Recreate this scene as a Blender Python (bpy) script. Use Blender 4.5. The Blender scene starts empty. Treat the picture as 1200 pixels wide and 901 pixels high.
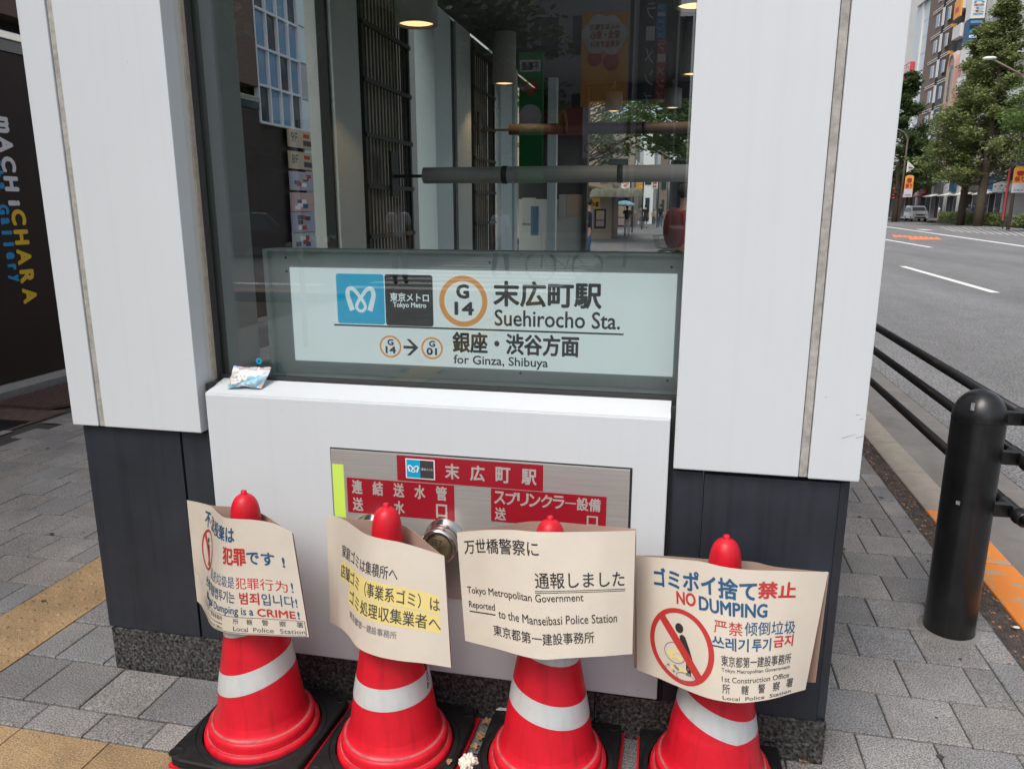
import bpy, bmesh, math, random
from mathutils import Vector, Matrix
random.seed(7)
S = bpy.context.scene
COL = S.collection
R = math.radians
# ------------------------------------------------------------------ camera
F, PITCH, YAW, CH = 890.0, R(-13.1), R(-12.05), 1.5
cam = bpy.data.cameras.new('camera')
cam.sensor_width = 36
cam.lens = F / 1200 * 36
cam.clip_end = 3000
cam.clip_start = 0.02
co = bpy.data.objects.new('camera', cam)
co.location = (0, 0, CH)
co.rotation_euler = (R(90) + PITCH, 0, -YAW)
COL.objects.link(co)
S.camera = co
# ------------------------------------------------------------------ world, sun
SUN_EL, SUN_AZ = R(57), R(203)          # azimuth clockwise from +Y (behind the viewer, to the left)
W = bpy.data.worlds.new('World')
S.world = W
W.use_nodes = True
nt = W.node_tree
sky = nt.nodes.new('ShaderNodeTexSky')
sky.sky_type = 'NISHITA'
sky.sun_disc = False
sky.sun_elevation = SUN_EL
sky.sun_rotation = SUN_AZ
sky.air_density = 1.0
sky.dust_density = 4.0
sky.ozone_density = 1.0
hs = nt.nodes.new('ShaderNodeHueSaturation')     # hazy white sky
hs.inputs['Saturation'].default_value = 0.5
nt.links.new(sky.outputs[0], hs.inputs['Color'])
nt.links.new(hs.outputs[0], nt.nodes['Background'].inputs[0])
nt.nodes['Background'].inputs[1].default_value = 0.15
sl = bpy.data.lights.new('sun', 'SUN')
sl.energy = 1.9
sl.angle = R(32)
sl.color = (1.0, 0.955, 0.90)
so = bpy.data.objects.new('sun', sl)
sd = Vector((math.sin(SUN_AZ) * math.cos(SUN_EL), math.cos(SUN_AZ) * math.cos(SUN_EL), math.sin(SUN_EL)))
so.rotation_euler = sd.to_track_quat('Z', 'Y').to_euler()
COL.objects.link(so)
S.view_settings.view_transform = 'Standard'
S.view_settings.look = 'None'
S.view_settings.exposure = 0.36
S.cycles.max_bounces = 8
S.cycles.transparent_max_bounces = 12
# ------------------------------------------------------------------ survey helpers: photo points to places at a known distance
_r = Vector((math.cos(YAW), -math.sin(YAW), 0))
_f = Vector((math.sin(YAW) * math.cos(PITCH), math.cos(YAW) * math.cos(PITCH), math.sin(PITCH)))
_u = _r.cross(_f)


def ray(x, y): return _f + _r * ((x - 600) / F) - _u * ((y - 450.5) / F)


def atY(x, y, Y):
    d = ray(x, y)
    return d * (Y / d.y) + Vector((0, 0, CH))


def atX(x, y, X):
    d = ray(x, y)
    return d * (X / d.x) + Vector((0, 0, CH))


def atZ(x, y, z=0):
    d = ray(x, y)
    return d * ((z - CH) / d.z) + Vector((0, 0, CH))


# ------------------------------------------------------------------ materials
def mat(name, col, rough=0.6, metal=0.0, var=0.0, vscale=8.0, bump=0.0, bscale=60.0, stretch=None,
        emit=None, estr=0.0, objrand=0.0, spec=0.5, speck=0.0, sscale=400, col2=None, coat=0.0, trans=0.0, streak=0.0, world=False, blotch=0.0, hard=.2, objcol=None, centre=.5):
    m = bpy.data.materials.new(name)
    m.use_nodes = True
    n = m.node_tree
    L = n.links.new
    b = n.nodes['Principled BSDF']
    b.inputs['Roughness'].default_value = rough
    b.inputs['Metallic'].default_value = metal
    b.inputs['Specular IOR Level'].default_value = spec
    b.inputs['Coat Weight'].default_value = coat
    c = (*col, 1)
    b.inputs['Base Color'].default_value = c
    tc = n.nodes.new('ShaderNodeTexCoord')
    CO = tc.outputs['Object']
    if world: CO = n.nodes.new('ShaderNodeNewGeometry').outputs['Position']
    mp = n.nodes.new('ShaderNodeMapping')
    L(CO, mp.inputs[0])
    if stretch: mp.inputs['Scale'].default_value = stretch
    cur = None
    if var or col2:
        no = n.nodes.new('ShaderNodeTexNoise')
        no.inputs['Scale'].default_value = vscale
        no.inputs['Detail'].default_value = 6
        no.inputs['Roughness'].default_value = 0.65
        L(mp.outputs[0], no.inputs[0])
        rp = n.nodes.new('ShaderNodeMapRange')
        rp.inputs['From Min'].default_value = centre - hard
        rp.inputs['From Max'].default_value = centre + hard
        L(no.outputs[0], rp.inputs[0])
        mx = n.nodes.new('ShaderNodeMix')
        mx.data_type = 'RGBA'
        L(rp.outputs[0], mx.inputs[0])
        a = col2 if col2 else tuple(x * (1 - var) for x in col)
        d = col if col2 else tuple(min(1, x * (1 + var)) for x in col)
        mx.inputs[6].default_value = (*a, 1)
        mx.inputs[7].default_value = (*d, 1)
        cur = mx.outputs[2]
    if objcol:
        oi = n.nodes.new('ShaderNodeObjectInfo')
        ml = n.nodes.new('ShaderNodeMath'); ml.operation = 'MULTIPLY'; ml.inputs[1].default_value = 7.3
        L(oi.outputs['Random'], ml.inputs[0])
        fr_ = n.nodes.new('ShaderNodeMath'); fr_.operation = 'FRACT'
        L(ml.outputs[0], fr_.inputs[0])
        mx = n.nodes.new('ShaderNodeMix')
        mx.data_type = 'RGBA'
        L(fr_.outputs[0], mx.inputs[0])
        L(cur, mx.inputs[6])
        mx.inputs[7].default_value = (*objcol, 1)
        cur = mx.outputs[2]
    if speck:
        no = n.nodes.new('ShaderNodeTexNoise')
        no.inputs['Scale'].default_value = sscale
        no.inputs['Detail'].default_value = 3
        L(CO, no.inputs[0])
        rp = n.nodes.new('ShaderNodeMapRange')
        rp.inputs['From Min'].default_value = 0.35
        rp.inputs['From Max'].default_value = 0.65
        rp.inputs['To Min'].default_value = 1 - speck
        rp.inputs['To Max'].default_value = 1 + speck
        L(no.outputs[0], rp.inputs[0])
        vm = n.nodes.new('ShaderNodeVectorMath')
        vm.operation = 'SCALE'
        if cur: L(cur, vm.inputs[0])
        else: vm.inputs[0].default_value = col
        L(rp.outputs[0], vm.inputs['Scale'])
        cur = vm.outputs[0]
    if blotch:
        no = n.nodes.new('ShaderNodeTexNoise')
        no.inputs['Scale'].default_value = 2.3
        no.inputs['Detail'].default_value = 8
        no.inputs['Roughness'].default_value = .7
        L(CO, no.inputs[0])
        rp = n.nodes.new('ShaderNodeMapRange')
        rp.inputs['From Min'].default_value = 0.35
        rp.inputs['From Max'].default_value = 0.62
        rp.inputs['To Min'].default_value = 1 - blotch
        rp.inputs['To Max'].default_value = 1 + blotch * .35
        L(no.outputs[0], rp.inputs[0])
        vm = n.nodes.new('ShaderNodeVectorMath')
        vm.operation = 'SCALE'
        if cur: L(cur, vm.inputs[0])
        else: vm.inputs[0].default_value = col
        L(rp.outputs[0], vm.inputs['Scale'])
        cur = vm.outputs[0]
    if streak:
        m2 = n.nodes.new('ShaderNodeMapping')
        m2.inputs['Scale'].default_value = (30, 30, 0.6)
        L(tc.outputs['Object'], m2.inputs[0])
        no = n.nodes.new('ShaderNodeTexNoise')
        no.inputs['Scale'].default_value = 1.4
        no.inputs['Detail'].default_value = 5
        L(m2.outputs[0], no.inputs[0])
        rp = n.nodes.new('ShaderNodeMapRange')
        rp.inputs['From Min'].default_value = 0.5
        rp.inputs['From Max'].default_value = 0.8
        rp.inputs['To Min'].default_value = 1
        rp.inputs['To Max'].default_value = 1 - streak
        L(no.outputs[0], rp.inputs[0])
        vm = n.nodes.new('ShaderNodeVectorMath')
        vm.operation = 'SCALE'
        if cur: L(cur, vm.inputs[0])
        else: vm.inputs[0].default_value = col
        L(rp.outputs[0], vm.inputs['Scale'])
        cur = vm.outputs[0]
    if objrand:
        oi = n.nodes.new('ShaderNodeObjectInfo')
        rp = n.nodes.new('ShaderNodeMapRange')
        rp.inputs['To Min'].default_value = 1 - objrand
        rp.inputs['To Max'].default_value = 1 + objrand
        L(oi.outputs['Random'], rp.inputs[0])
        vm = n.nodes.new('ShaderNodeVectorMath')
        vm.operation = 'SCALE'
        if cur: L(cur, vm.inputs[0])
        else: vm.inputs[0].default_value = col
        L(rp.outputs[0], vm.inputs['Scale'])
        cur = vm.outputs[0]
    if cur: L(cur, b.inputs['Base Color'])
    if bump:
        no = n.nodes.new('ShaderNodeTexNoise')
        no.inputs['Scale'].default_value = bscale
        no.inputs['Detail'].default_value = 5
        L(mp.outputs[0], no.inputs[0])
        bp = n.nodes.new('ShaderNodeBump')
        bp.inputs['Strength'].default_value = bump
        bp.inputs['Distance'].default_value = 0.004
        L(no.outputs[0], bp.inputs['Height'])
        L(bp.outputs[0], b.inputs['Normal'])
    if emit:
        b.inputs['Emission Color'].default_value = (*emit, 1)
        b.inputs['Emission Strength'].default_value = estr
    return m


def glass_mat(name, tint, refl, rough=0.0, ior=1.5):
    m = bpy.data.materials.new(name)
    m.use_nodes = True
    n = m.node_tree
    L = n.links.new
    n.nodes.remove(n.nodes['Principled BSDF'])
    out = n.nodes['Material Output']
    t = n.nodes.new('ShaderNodeBsdfTransparent')
    t.inputs[0].default_value = (*tint, 1)
    g = n.nodes.new('ShaderNodeBsdfGlossy')
    g.inputs['Roughness'].default_value = rough
    fr = n.nodes.new('ShaderNodeFresnel')
    fr.inputs[0].default_value = ior
    ad = n.nodes.new('ShaderNodeMath')
    ad.operation = 'ADD'
    ad.use_clamp = True
    ad.inputs[1].default_value = refl
    L(fr.outputs[0], ad.inputs[0])
    mx = n.nodes.new('ShaderNodeMixShader')
    L(ad.outputs[0], mx.inputs[0])
    L(t.outputs[0], mx.inputs[1])
    L(g.outputs[0], mx.inputs[2])
    L(mx.outputs[0], out.inputs[0])
    return m


M = {}
M['white'] = mat('white_cladding', (.61, .645, .67), .32, var=.012, vscale=3, bump=.02, bscale=300, streak=.03)
M['white_edge'] = mat('cladding_edge', (.58, .60, .57), .4, var=.02)
M['sealant'] = mat('sealant', (.35, .335, .305), .9, var=.3, vscale=40, bump=.3)
M['sealant_tan'] = mat('tan_sealant', (.42, .37, .30), .8, var=.2, vscale=40)
M['joint'] = mat('joint_shadow_rubber', (.02, .02, .02), .8)
M['skirt'] = mat('dark_slate_metal', (.023, .028, .038), .45, var=.15, vscale=3, streak=.35, blotch=.3)
M['granite'] = mat('dark_granite', (.052, .052, .050), .4, speck=1.0, sscale=110, var=.5, vscale=70, hard=.08)
M['steel'] = mat('brushed_steel', (.47, .46, .44), .38, metal=.45, var=.10, vscale=3, stretch=(2, 2, 90), bump=.03, bscale=8)
M['chrome'] = mat('polished_steel', (.62, .60, .57), .14, metal=1)
M['bronze'] = mat('bronze_cap', (.30, .25, .15), .35, metal=.8, var=.3, vscale=30)
M['label_red'] = mat('red_label', (.31, .008, .020), .35)
M['label_ink'] = mat('label_cutout_steel', (.52, .50, .47), .4, metal=.3)
M['yellow_green'] = mat('fluorescent_tape', (.60, .85, .12), .5)
M['sign_white'] = mat('sign_acrylic', (.78, .84, .84), .3, emit=(.90, .96, .96), estr=.36)
M['sign_blue_lit'] = mat('cyan_film', (.0, .34, .62), .3, emit=(0, .48, .75), estr=.34)
M['sign_orange_lit'] = mat('orange_film', (.90, .37, .08), .3, emit=(1, .42, .10), estr=.26)
M['sign_tray'] = mat('sign_tray_metal', (.40, .43, .41), .45, var=.08, vscale=4)
M['metro_blue'] = mat('cyan_blue_print', (.0, .36, .62), .3)
M['ink'] = mat('black_print', (.02, .02, .022), .4)
M['ink_soft'] = mat('soft_black_print', (.045, .045, .05), .5)
M['orange'] = mat('orange_print', (.80, .30, .06), .4)
M['white_print'] = mat('white_print', (.8, .8, .8), .4)
M['paper'] = mat('laminated_paper', (.56, .50, .42), .34, var=.07, vscale=5, bump=.06, bscale=9)
M['paper_back'] = mat('paper_reverse', (.42, .31, .25), .5, var=.06, vscale=6)
M['blue_print'] = mat('blue_print', (.012, .075, .17), .45)
M['red_print'] = mat('red_print', (.42, .028, .025), .45)
M['yellow_print'] = mat('yellow_highlight', (.66, .54, .20), .45)
M['grey_print'] = mat('grey_print', (.16, .16, .17), .5)
M['cone_red'] = mat('cone_red_plastic', (.66, .010, .026), .46, blotch=.16, var=.08, vscale=14, bump=.05, bscale=30, coat=.05, spec=.35, streak=.3)
M['cone_white'] = mat('cone_reflective_band', (.55, .57, .57), .35, var=.05, vscale=14, streak=.18, blotch=.10)
M['dirt_red'] = mat('scuffed_red_plastic', (.42, .10, .10), .6, var=.45, vscale=25)
M['rubber'] = mat('black_rubber', (.012, .012, .013), .62, spec=.3, blotch=.5, var=.5, vscale=25, bump=.25, bscale=90)
M['black_metal'] = mat('black_enamel', (.009, .009, .0095), .36, var=.5, vscale=9, coat=.12, bump=.04, bscale=25, streak=-.9)
M['tile'] = mat('grey_paving_block', (.24, .228, .218), .85, var=.13, vscale=7, bump=.7, bscale=200, speck=.55, sscale=210, objrand=.14, world=True, blotch=.24, objcol=(.185, .187, .193))
M['tile_y'] = mat('ochre_paving_block', (.33, .225, .12), .85, var=.16, vscale=9, bump=.45, bscale=260, speck=.4, sscale=210, objrand=.12, world=True, blotch=.26)
M['jointing'] = mat('dark_joint_sand', (.045, .042, .038), 1, var=.3, vscale=60)
M['kerbstone'] = mat('kerb_concrete', (.30, .27, .225), .9, var=.12, vscale=12, bump=.3, bscale=150, speck=.2)
M['orange_paint'] = mat('worn_orange_paint', (.80, .25, .035), .7, col2=(.42, .34, .25), vscale=11, bump=.3, bscale=120, hard=.025, centre=.43)
M['concrete'] = mat('gutter_concrete', (.185, .175, .165), .9, blotch=.22, var=.10, vscale=5, bump=.25, bscale=180, speck=.12)
M['asphalt'] = mat('asphalt', (.165, .165, .167), .9, blotch=.10, var=.22, vscale=.45, stretch=(1, .2, 1), bump=.7, bscale=60, speck=.6, sscale=60)
M['road_white'] = mat('road_paint', (.72, .72, .70), .8, var=.06, vscale=3)
M['road_faded'] = mat('faded_road_paint', (.34, .34, .335), .85, var=.2, vscale=2)
M['road_orange'] = mat('orange_road_paint', (.75, .20, .07), .8, var=.08)
M['soil'] = mat('dusty_soil', (.075, .060, .050), 1, var=.5, vscale=25, bump=.8, bscale=120, speck=.5, sscale=200)
M['leaf_dry'] = mat('dry_leaf', (.34, .21, .10), .8, var=.4, vscale=60)
M['leaf_orange'] = mat('orange_debris', (.40, .15, .07), .8, objrand=.3)
M['tissue'] = mat('tissue_paper', (.72, .66, .56), .8, var=.06, vscale=20)
M['brown_wall'] = mat('dark_brown_panel', (.020, .0085, .0065), .6, var=.25, vscale=2)
M['brown_upper'] = mat('brown_soffit', (.11, .06, .045), .6)
M['sign_yellow'] = mat('yellow_letters', (.80, .52, .02), .5)
M['sign_blue'] = mat('blue_letters', (.02, .30, .62), .5)
M['sign_pale'] = mat('pale_letters', (.70, .72, .72), .5)
M['step'] = mat('grey_step', (.24, .24, .23), .8, var=.2, vscale=20)
M['ramp'] = mat('rusty_chequer_plate', (.085, .052, .045), .6, metal=.2, var=.3, vscale=20)
M['brickpave'] = mat('red_brown_paver', (.10, .065, .055), .9, var=.3, vscale=18, bump=.4)
M['col_grey'] = mat('grey_painted_steel', (.50, .53, .51), .5, var=.05, vscale=2)
M['col_pale'] = mat('pale_cladding', (.62, .72, .73), .4, var=.06, vscale=2)
M['dark_steel'] = mat('dark_steel', (.03, .03, .03), .5)
M['louvre'] = mat('bronze_louvre', (.10, .09, .075), .5, metal=.3, var=.2, vscale=8)
M['louvre_glow'] = mat('tan_lamp_glow', (.62, .54, .42), .6, var=.2, vscale=4)  # tan stands in for lamp light showing behind the slats
M['pipe'] = mat('pipe_grey', (.42, .43, .42), .45)
M['pipe_dim'] = mat('darkened_pipe_grey', (.09, .07, .065), .6)  # grey pipe darkened in colour to offset the lamp light on it
M['lampshade'] = mat('lamp_cylinder', (.30, .29, .27), .6)
M['bulb'] = mat('warm_bulb', (1, .8, .5), .5, emit=(1, .62, .28), estr=1.5)
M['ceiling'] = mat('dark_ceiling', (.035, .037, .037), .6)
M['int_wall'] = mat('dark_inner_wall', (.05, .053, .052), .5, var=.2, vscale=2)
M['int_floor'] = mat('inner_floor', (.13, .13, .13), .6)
M['glass'] = glass_mat('window_glass', (.90, .945, .94), .040)
M['glass_dark'] = mat('dark_window_glass', (.03, .045, .06), .08, spec=.8)
M['glass_sky'] = mat('sky_window_glass', (.16, .28, .42), .1, spec=.8)
M['red_cloth'] = mat('red_cloth', (.42, .02, .03), .8)
M['maroon_cloth'] = mat('maroon_nylon', (.14, .03, .03), .7)
M['black_cloth'] = mat('black_cloth', (.02, .02, .025), .9)
M['white_cloth'] = mat('white_cloth', (.65, .65, .68), .9)
M['blue_cloth'] = mat('denim', (.06, .10, .19), .9)
M['grey_cloth'] = mat('grey_cloth', (.22, .22, .23), .9)
M['skin'] = mat('skin', (.46, .27, .19), .6)
M['hair'] = mat('hair', (.015, .012, .012), .7)
M['trunk'] = mat('bark', (.09, .065, .045), .95, var=.35, vscale=12, bump=.8, bscale=30)
M['tyre'] = mat('tyre', (.02, .02, .02), .8)
M['van'] = mat('white_car_paint', (.86, .87, .88), .25, coat=.6)
M['carblack'] = mat('dark_car_paint', (.02, .022, .025), .2, coat=.6)
M['board_y'] = mat('yellow_board', (.78, .40, .05), .5)
M['board_w'] = mat('white_board', (.68, .66, .62), .5)
M['board_r'] = mat('red_board', (.55, .06, .07), .5)
M['wall_beige'] = mat('beige_wall', (.42, .34, .27), .8, var=.12, vscale=.6)
M['wall_brown'] = mat('brown_tile_wall', (.17, .125, .10), .75, var=.1, vscale=.4)
M['wall_slate'] = mat('slate_wall', (.075, .075, .08), .7, var=.1, vscale=.4)
M['wall_grey'] = mat('grey_wall', (.46, .46, .45), .75, var=.08, vscale=.3)
M['wall_white'] = mat('white_wall', (.66, .66, .64), .7, var=.06, vscale=.3)
M['wall_pink'] = mat('pink_stucco', (.50, .27, .24), .8, var=.06)
M['wall_bluegrey'] = mat('blue_white_wall', (.55, .62, .68), .4)
M['wall_dark'] = mat('dark_tower_wall', (.055, .055, .057), .5, var=.3, vscale=.15)
M['headlamp'] = mat('headlamp', (.6, .65, .7), .1)


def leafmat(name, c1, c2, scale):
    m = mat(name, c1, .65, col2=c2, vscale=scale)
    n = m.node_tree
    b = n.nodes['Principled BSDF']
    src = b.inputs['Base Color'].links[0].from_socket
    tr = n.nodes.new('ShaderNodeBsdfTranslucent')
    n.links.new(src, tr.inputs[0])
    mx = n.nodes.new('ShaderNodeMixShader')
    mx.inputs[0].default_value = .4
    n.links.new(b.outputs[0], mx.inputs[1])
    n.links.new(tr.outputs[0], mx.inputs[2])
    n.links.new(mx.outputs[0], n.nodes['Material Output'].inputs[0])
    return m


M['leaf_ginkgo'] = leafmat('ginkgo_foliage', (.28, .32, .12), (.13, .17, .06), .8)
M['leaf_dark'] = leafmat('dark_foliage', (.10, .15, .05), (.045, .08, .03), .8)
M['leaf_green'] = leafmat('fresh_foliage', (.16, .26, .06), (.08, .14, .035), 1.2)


# ------------------------------------------------------------------ mesh builder
class MB:
    def __init__(s): s.v = []; s.f = []; s.mi = []; s.sm = []; s.cur = 0

    def add(s, vs, fs, smooth=False):
        o = len(s.v)
        s.v += [tuple(v) for v in vs]
        for f in fs:
            s.f.append(tuple(i + o for i in f)); s.mi.append(s.cur); s.sm.append(smooth)

    def box(s, x0, x1, y0, y1, z0, z1):
        vs = [(x, y, z) for x in (x0, x1) for y in (y0, y1) for z in (z0, z1)]
        s.add(vs, [(0, 1, 3, 2), (4, 6, 7, 5), (0, 4, 5, 1), (2, 3, 7, 6), (0, 2, 6, 4), (1, 5, 7, 3)])

    def bbox(s, x0, x1, y0, y1, z0, z1, b=.002):
        """box with chamfered vertical and horizontal edges"""
        bm = bmesh.new()
        bmesh.ops.create_cube(bm, size=1)
        for v in bm.verts:
            v.co = Vector((x0 + (v.co.x + .5) * (x1 - x0), y0 + (v.co.y + .5) * (y1 - y0), z0 + (v.co.z + .5) * (z1 - z0)))
        bmesh.ops.bevel(bm, geom=bm.edges[:], offset=b, segments=2, affect='EDGES', profile=.6)
        bm.verts.index_update()
        s.add([v.co for v in bm.verts], [[v.index for v in f.verts] for f in bm.faces], False)
        bm.free()

    def prism(s, poly, axis, a, b):
        """poly: 2-D points; axis 'x','y','z': extrude from a to b along it"""
        n = len(poly)
        def p(q, t):
            return {'x': (t, q[0], q[1]), 'y': (q[0], t, q[1]), 'z': (q[0], q[1], t)}[axis]
        vs = [p(q, a) for q in poly] + [p(q, b) for q in poly]
        fs = [tuple(range(n - 1, -1, -1)), tuple(range(n, 2 * n))] + [(i, (i + 1) % n, n + (i + 1) % n, n + i) for i in range(n)]
        s.add(vs, fs)

    def tube(s, pts, rad, n=10, caps=True):
        pts = [Vector(p) for p in pts]
        rings = []
        rad = rad if isinstance(rad, (list, tuple)) else [rad] * len(pts)
        prev = None
        vs = []
        for i, p in enumerate(pts):
            d = (pts[min(i + 1, len(pts) - 1)] - pts[max(i - 1, 0)]).normalized()
            if prev is None:
                a = Vector((0, 0, 1)) if abs(d.z) < .9 else Vector((1, 0, 0))
                a = (a - d * a.dot(d)).normalized()
            else:
                a = (prev - d * prev.dot(d)).normalized()
            prev = a
            b = d.cross(a)
            for k in range(n):
                t = 2 * math.pi * k / n
                vs.append(p + (a * math.cos(t) + b * math.sin(t)) * rad[i])
        fs = []
        for i in range(len(pts) - 1):
            for k in range(n):
                fs.append((i * n + k, i * n + (k + 1) % n, (i + 1) * n + (k + 1) % n, (i + 1) * n + k))
        s.add(vs, fs, True)
        if caps:
            o = len(s.v) - len(vs)
            s.f.append(tuple(o + k for k in range(n - 1, -1, -1))); s.mi.append(s.cur); s.sm.append(False)
            s.f.append(tuple(o + (len(pts) - 1) * n + k for k in range(n))); s.mi.append(s.cur); s.sm.append(False)

    def lathe(s, prof, n=48, c=(0, 0, 0), axis='z', smooth=True):
        vs = []
        for r, z in prof:
            for k in range(n):
                t = 2 * math.pi * k / n
                a, b = r * math.cos(t), r * math.sin(t)
                v = {'z': (a, b, z), 'x': (z, a, b), 'y': (a, z, b)}[axis]
                vs.append((v[0] + c[0], v[1] + c[1], v[2] + c[2]))
        fs = []
        for i in range(len(prof) - 1):
            for k in range(n):
                fs.append((i * n + k, i * n + (k + 1) % n, (i + 1) * n + (k + 1) % n, (i + 1) * n + k))
        s.add(vs, fs, smooth)

    def ball(s, c, r, n=12, m=8, sq=(1, 1, 1)):
        vs = []
        for i in range(m + 1):
            a = math.pi * i / m
            for k in range(n):
                t = 2 * math.pi * k / n
                vs.append((c[0] + r * sq[0] * math.sin(a) * math.cos(t), c[1] + r * sq[1] * math.sin(a) * math.sin(t), c[2] + r * sq[2] * math.cos(a)))
        fs = [(i * n + k, (i + 1) * n + k, (i + 1) * n + (k + 1) % n, i * n + (k + 1) % n) for i in range(m) for k in range(n)]
        s.add(vs, fs, True)

    def mesh(s, name, mats):
        me = bpy.data.meshes.new(name)
        me.from_pydata(s.v, [], s.f)
        mats = mats if isinstance(mats, (list, tuple)) else [mats]
        for m in mats: me.materials.append(m)
        me.polygons.foreach_set('material_index', s.mi)
        me.polygons.foreach_set('use_smooth', s.sm)
        me.update()
        bm = bmesh.new(); bm.from_mesh(me)
        bmesh.ops.recalc_face_normals(bm, faces=bm.faces[:])
        bm.to_mesh(me); bm.free()
        return me

    def build(s, name, mats, parent=None, kind=None):
        return link(name, s.mesh(name, mats), parent, kind)


def link(name, me, parent=None, kind=None, loc=None):
    o = bpy.data.objects.new(name, me)
    COL.objects.link(o)
    if parent:
        o.parent = parent
        o.matrix_parent_inverse = parent.matrix_basis.inverted() if parent.type == 'EMPTY' and parent.get('_w') else Matrix()
    if kind: o['kind'] = kind
    if loc: o.location = loc
    return o


def tag(o, label, cat, group=None):
    o['label'] = label
    o['category'] = cat
    if group: o['group'] = group
    return o


def empty(name, loc, label=None, cat=None, group=None, rz=0):
    o = bpy.data.objects.new(name, None)
    o.empty_display_size = .1
    COL.objects.link(o)
    o.location = loc
    o.rotation_euler = (0, 0, rz)
    if label: tag(o, label, cat, group)
    return o


def world_empty(name, loc, label, cat, group=None):
    """thing whose parts are modelled in world coordinates"""
    o = empty(name, loc, label, cat, group)
    o['_w'] = 1
    return o


def bx(name, m, parent, x0, x1, y0, y1, z0, z1, bev=0, kind=None):
    b = MB()
    x0, x1 = min(x0, x1), max(x0, x1); y0, y1 = min(y0, y1), max(y0, y1); z0, z1 = min(z0, z1), max(z0, z1)
    (b.bbox(x0, x1, y0, y1, z0, z1, bev) if bev else b.box(x0, x1, y0, y1, z0, z1))
    return b.build(name, m, parent, kind)


def copy_tree(o, parent=None):
    c = o.copy()
    COL.objects.link(c)
    c.parent = parent
    for ch in o.children: copy_tree(ch, c)
    return c


# ------------------------------------------------------------------ text
_tc = {}


def glyphs(body):
    if body in _tc: return _tc[body]
    c = bpy.data.curves.new('text', 'FONT')
    c.body = body
    c.resolution_u = 3
    o = bpy.data.objects.new('text', c)
    COL.objects.link(o)
    dg = bpy.context.evaluated_depsgraph_get()
    me = bpy.data.meshes.new_from_object(o.evaluated_get(dg))
    vs = [(v.co.x, v.co.y) for v in me.vertices]
    fs = [tuple(p.vertices) for p in me.polygons]
    bpy.data.objects.remove(o)
    bpy.data.curves.remove(c)
    bpy.data.meshes.remove(me)
    if vs:
        x0, x1 = min(v[0] for v in vs), max(v[0] for v in vs)
        y0, y1 = min(v[1] for v in vs), max(v[1] for v in vs)
        w, h = max(x1 - x0, 1e-6), max(y1 - y0, 1e-6)
        vs = [((x - x0) / w, (y - y0) / h) for x, y in vs]
    else:
        w = h = 1
    _tc[body] = (vs, fs, w, h)
    return _tc[body]


def lettering(parent, m, surf, items, name='lettering'):
    """items: (body, u0, v0, u1, v1, bold) rect on the surface (v0 = bottom); surf(u, v, off) -> point"""
    asp = getattr(surf, 'asp', 1)
    for body, u0, v0, u1, v1, bold in items:
        b = MB()
        vs, fs, w, h = glyphs(body)
        if body in ('一', 'ー'):
            mid = (v0 + v1) / 2
            t = (v1 - v0) * .05
            v0, v1 = mid - t, mid + t
        offs = [(0, 0)]
        if bold:
            offs = [(0, 0), (-1, 0), (1, 0), (0, 1), (0, -1), (.7, .7), (-.7, -.7), (.7, -.7), (-.7, .7)]
        d = bold * abs(v1 - v0)
        for k, (du, dv) in enumerate(offs):
            b.add([surf(u0 + (u1 - u0) * x + du * d * asp, v0 + (v1 - v0) * y + dv * d, .0009 + k * .00004) for x, y in vs], fs)
        raw(b, name, m, parent)


def row(chars, u0, v0, u1, v1, bold=0, cw=None):
    """characters spread evenly from u0 to u1, each cell cw wide"""
    n = len(chars)
    cw = cw or (u1 - u0) / n * .9
    out = []
    for i, ch in enumerate(chars):
        if ch == ' ': continue
        a = u0 + (u1 - u0 - cw) * i / max(1, n - 1)
        out.append((ch, a, v0, a + cw, v1, bold))
    return out


def planeY(Y):
    def f(u, v, off): return (u, Y - off, v)
    return f


def planeX(X, sgn=1):
    def f(u, v, off): return (X + off * sgn, u, v)
    return f


def pr(x0, y0, x1, y1, Y):
    """photo rectangle (left, top, right, bottom) on the plane y = Y -> X0, Z0, X1, Z1"""
    cy, cx = (y0 + y1) / 2, (x0 + x1) / 2
    a, b = atY(x0, cy, Y), atY(x1, cy, Y)
    t, c = atY(cx, y0, Y), atY(cx, y1, Y)
    return a.x, c.z, b.x, t.z


def ringmesh(surf, cu, cv, ru, rv, tu, tv, n=64, off=.0006, b=None):
    b = b or MB()
    vs = []
    for k in range(n):
        t = 2 * math.pi * k / n
        vs.append(surf(cu + ru * math.cos(t), cv + rv * math.sin(t), off))
        vs.append(surf(cu + (ru - tu) * math.cos(t), cv + (rv - tv) * math.sin(t), off))
    b.add(vs, [(2 * k, (2 * k + 2) % (2 * n), (2 * k + 3) % (2 * n), 2 * k + 1) for k in range(n)])
    return b


def patch(surf, poly, off=.0006, b=None):
    b = b or MB()
    b.add([surf(u, v, off) for u, v in poly], [tuple(range(len(poly)))])
    return b


def strip(surf, u0, v0, u1, v1, n=16, off=.0006, b=None):
    b = b or MB()
    vs = []
    for i in range(n + 1):
        u = u0 + (u1 - u0) * i / n
        vs += [surf(u, v0, off), surf(u, v1, off)]
    b.add(vs, [(2 * i, 2 * i + 2, 2 * i + 3, 2 * i + 1) for i in range(n)])
    return b


def raw(b, name, m, parent):
    me = bpy.data.meshes.new(name)
    me.from_pydata(b.v, [], b.f)
    me.materials.append(m)
    return link(name, me, parent)


# ================================================================== GROUND, ROAD, PAVEMENT
bx('ground', M['soil'], None, -400, 400, -300, 900, -.6, -.30, kind='structure')
RZ = -.12
road = bx('road', M['asphalt'], None, 2.07, 26.2, -300, 700, -.29, RZ, kind='structure')
cross = bx('side_street', M['asphalt'], None, -200, 2.066, -24, -9.5, -.288, RZ, kind='structure')


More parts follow.
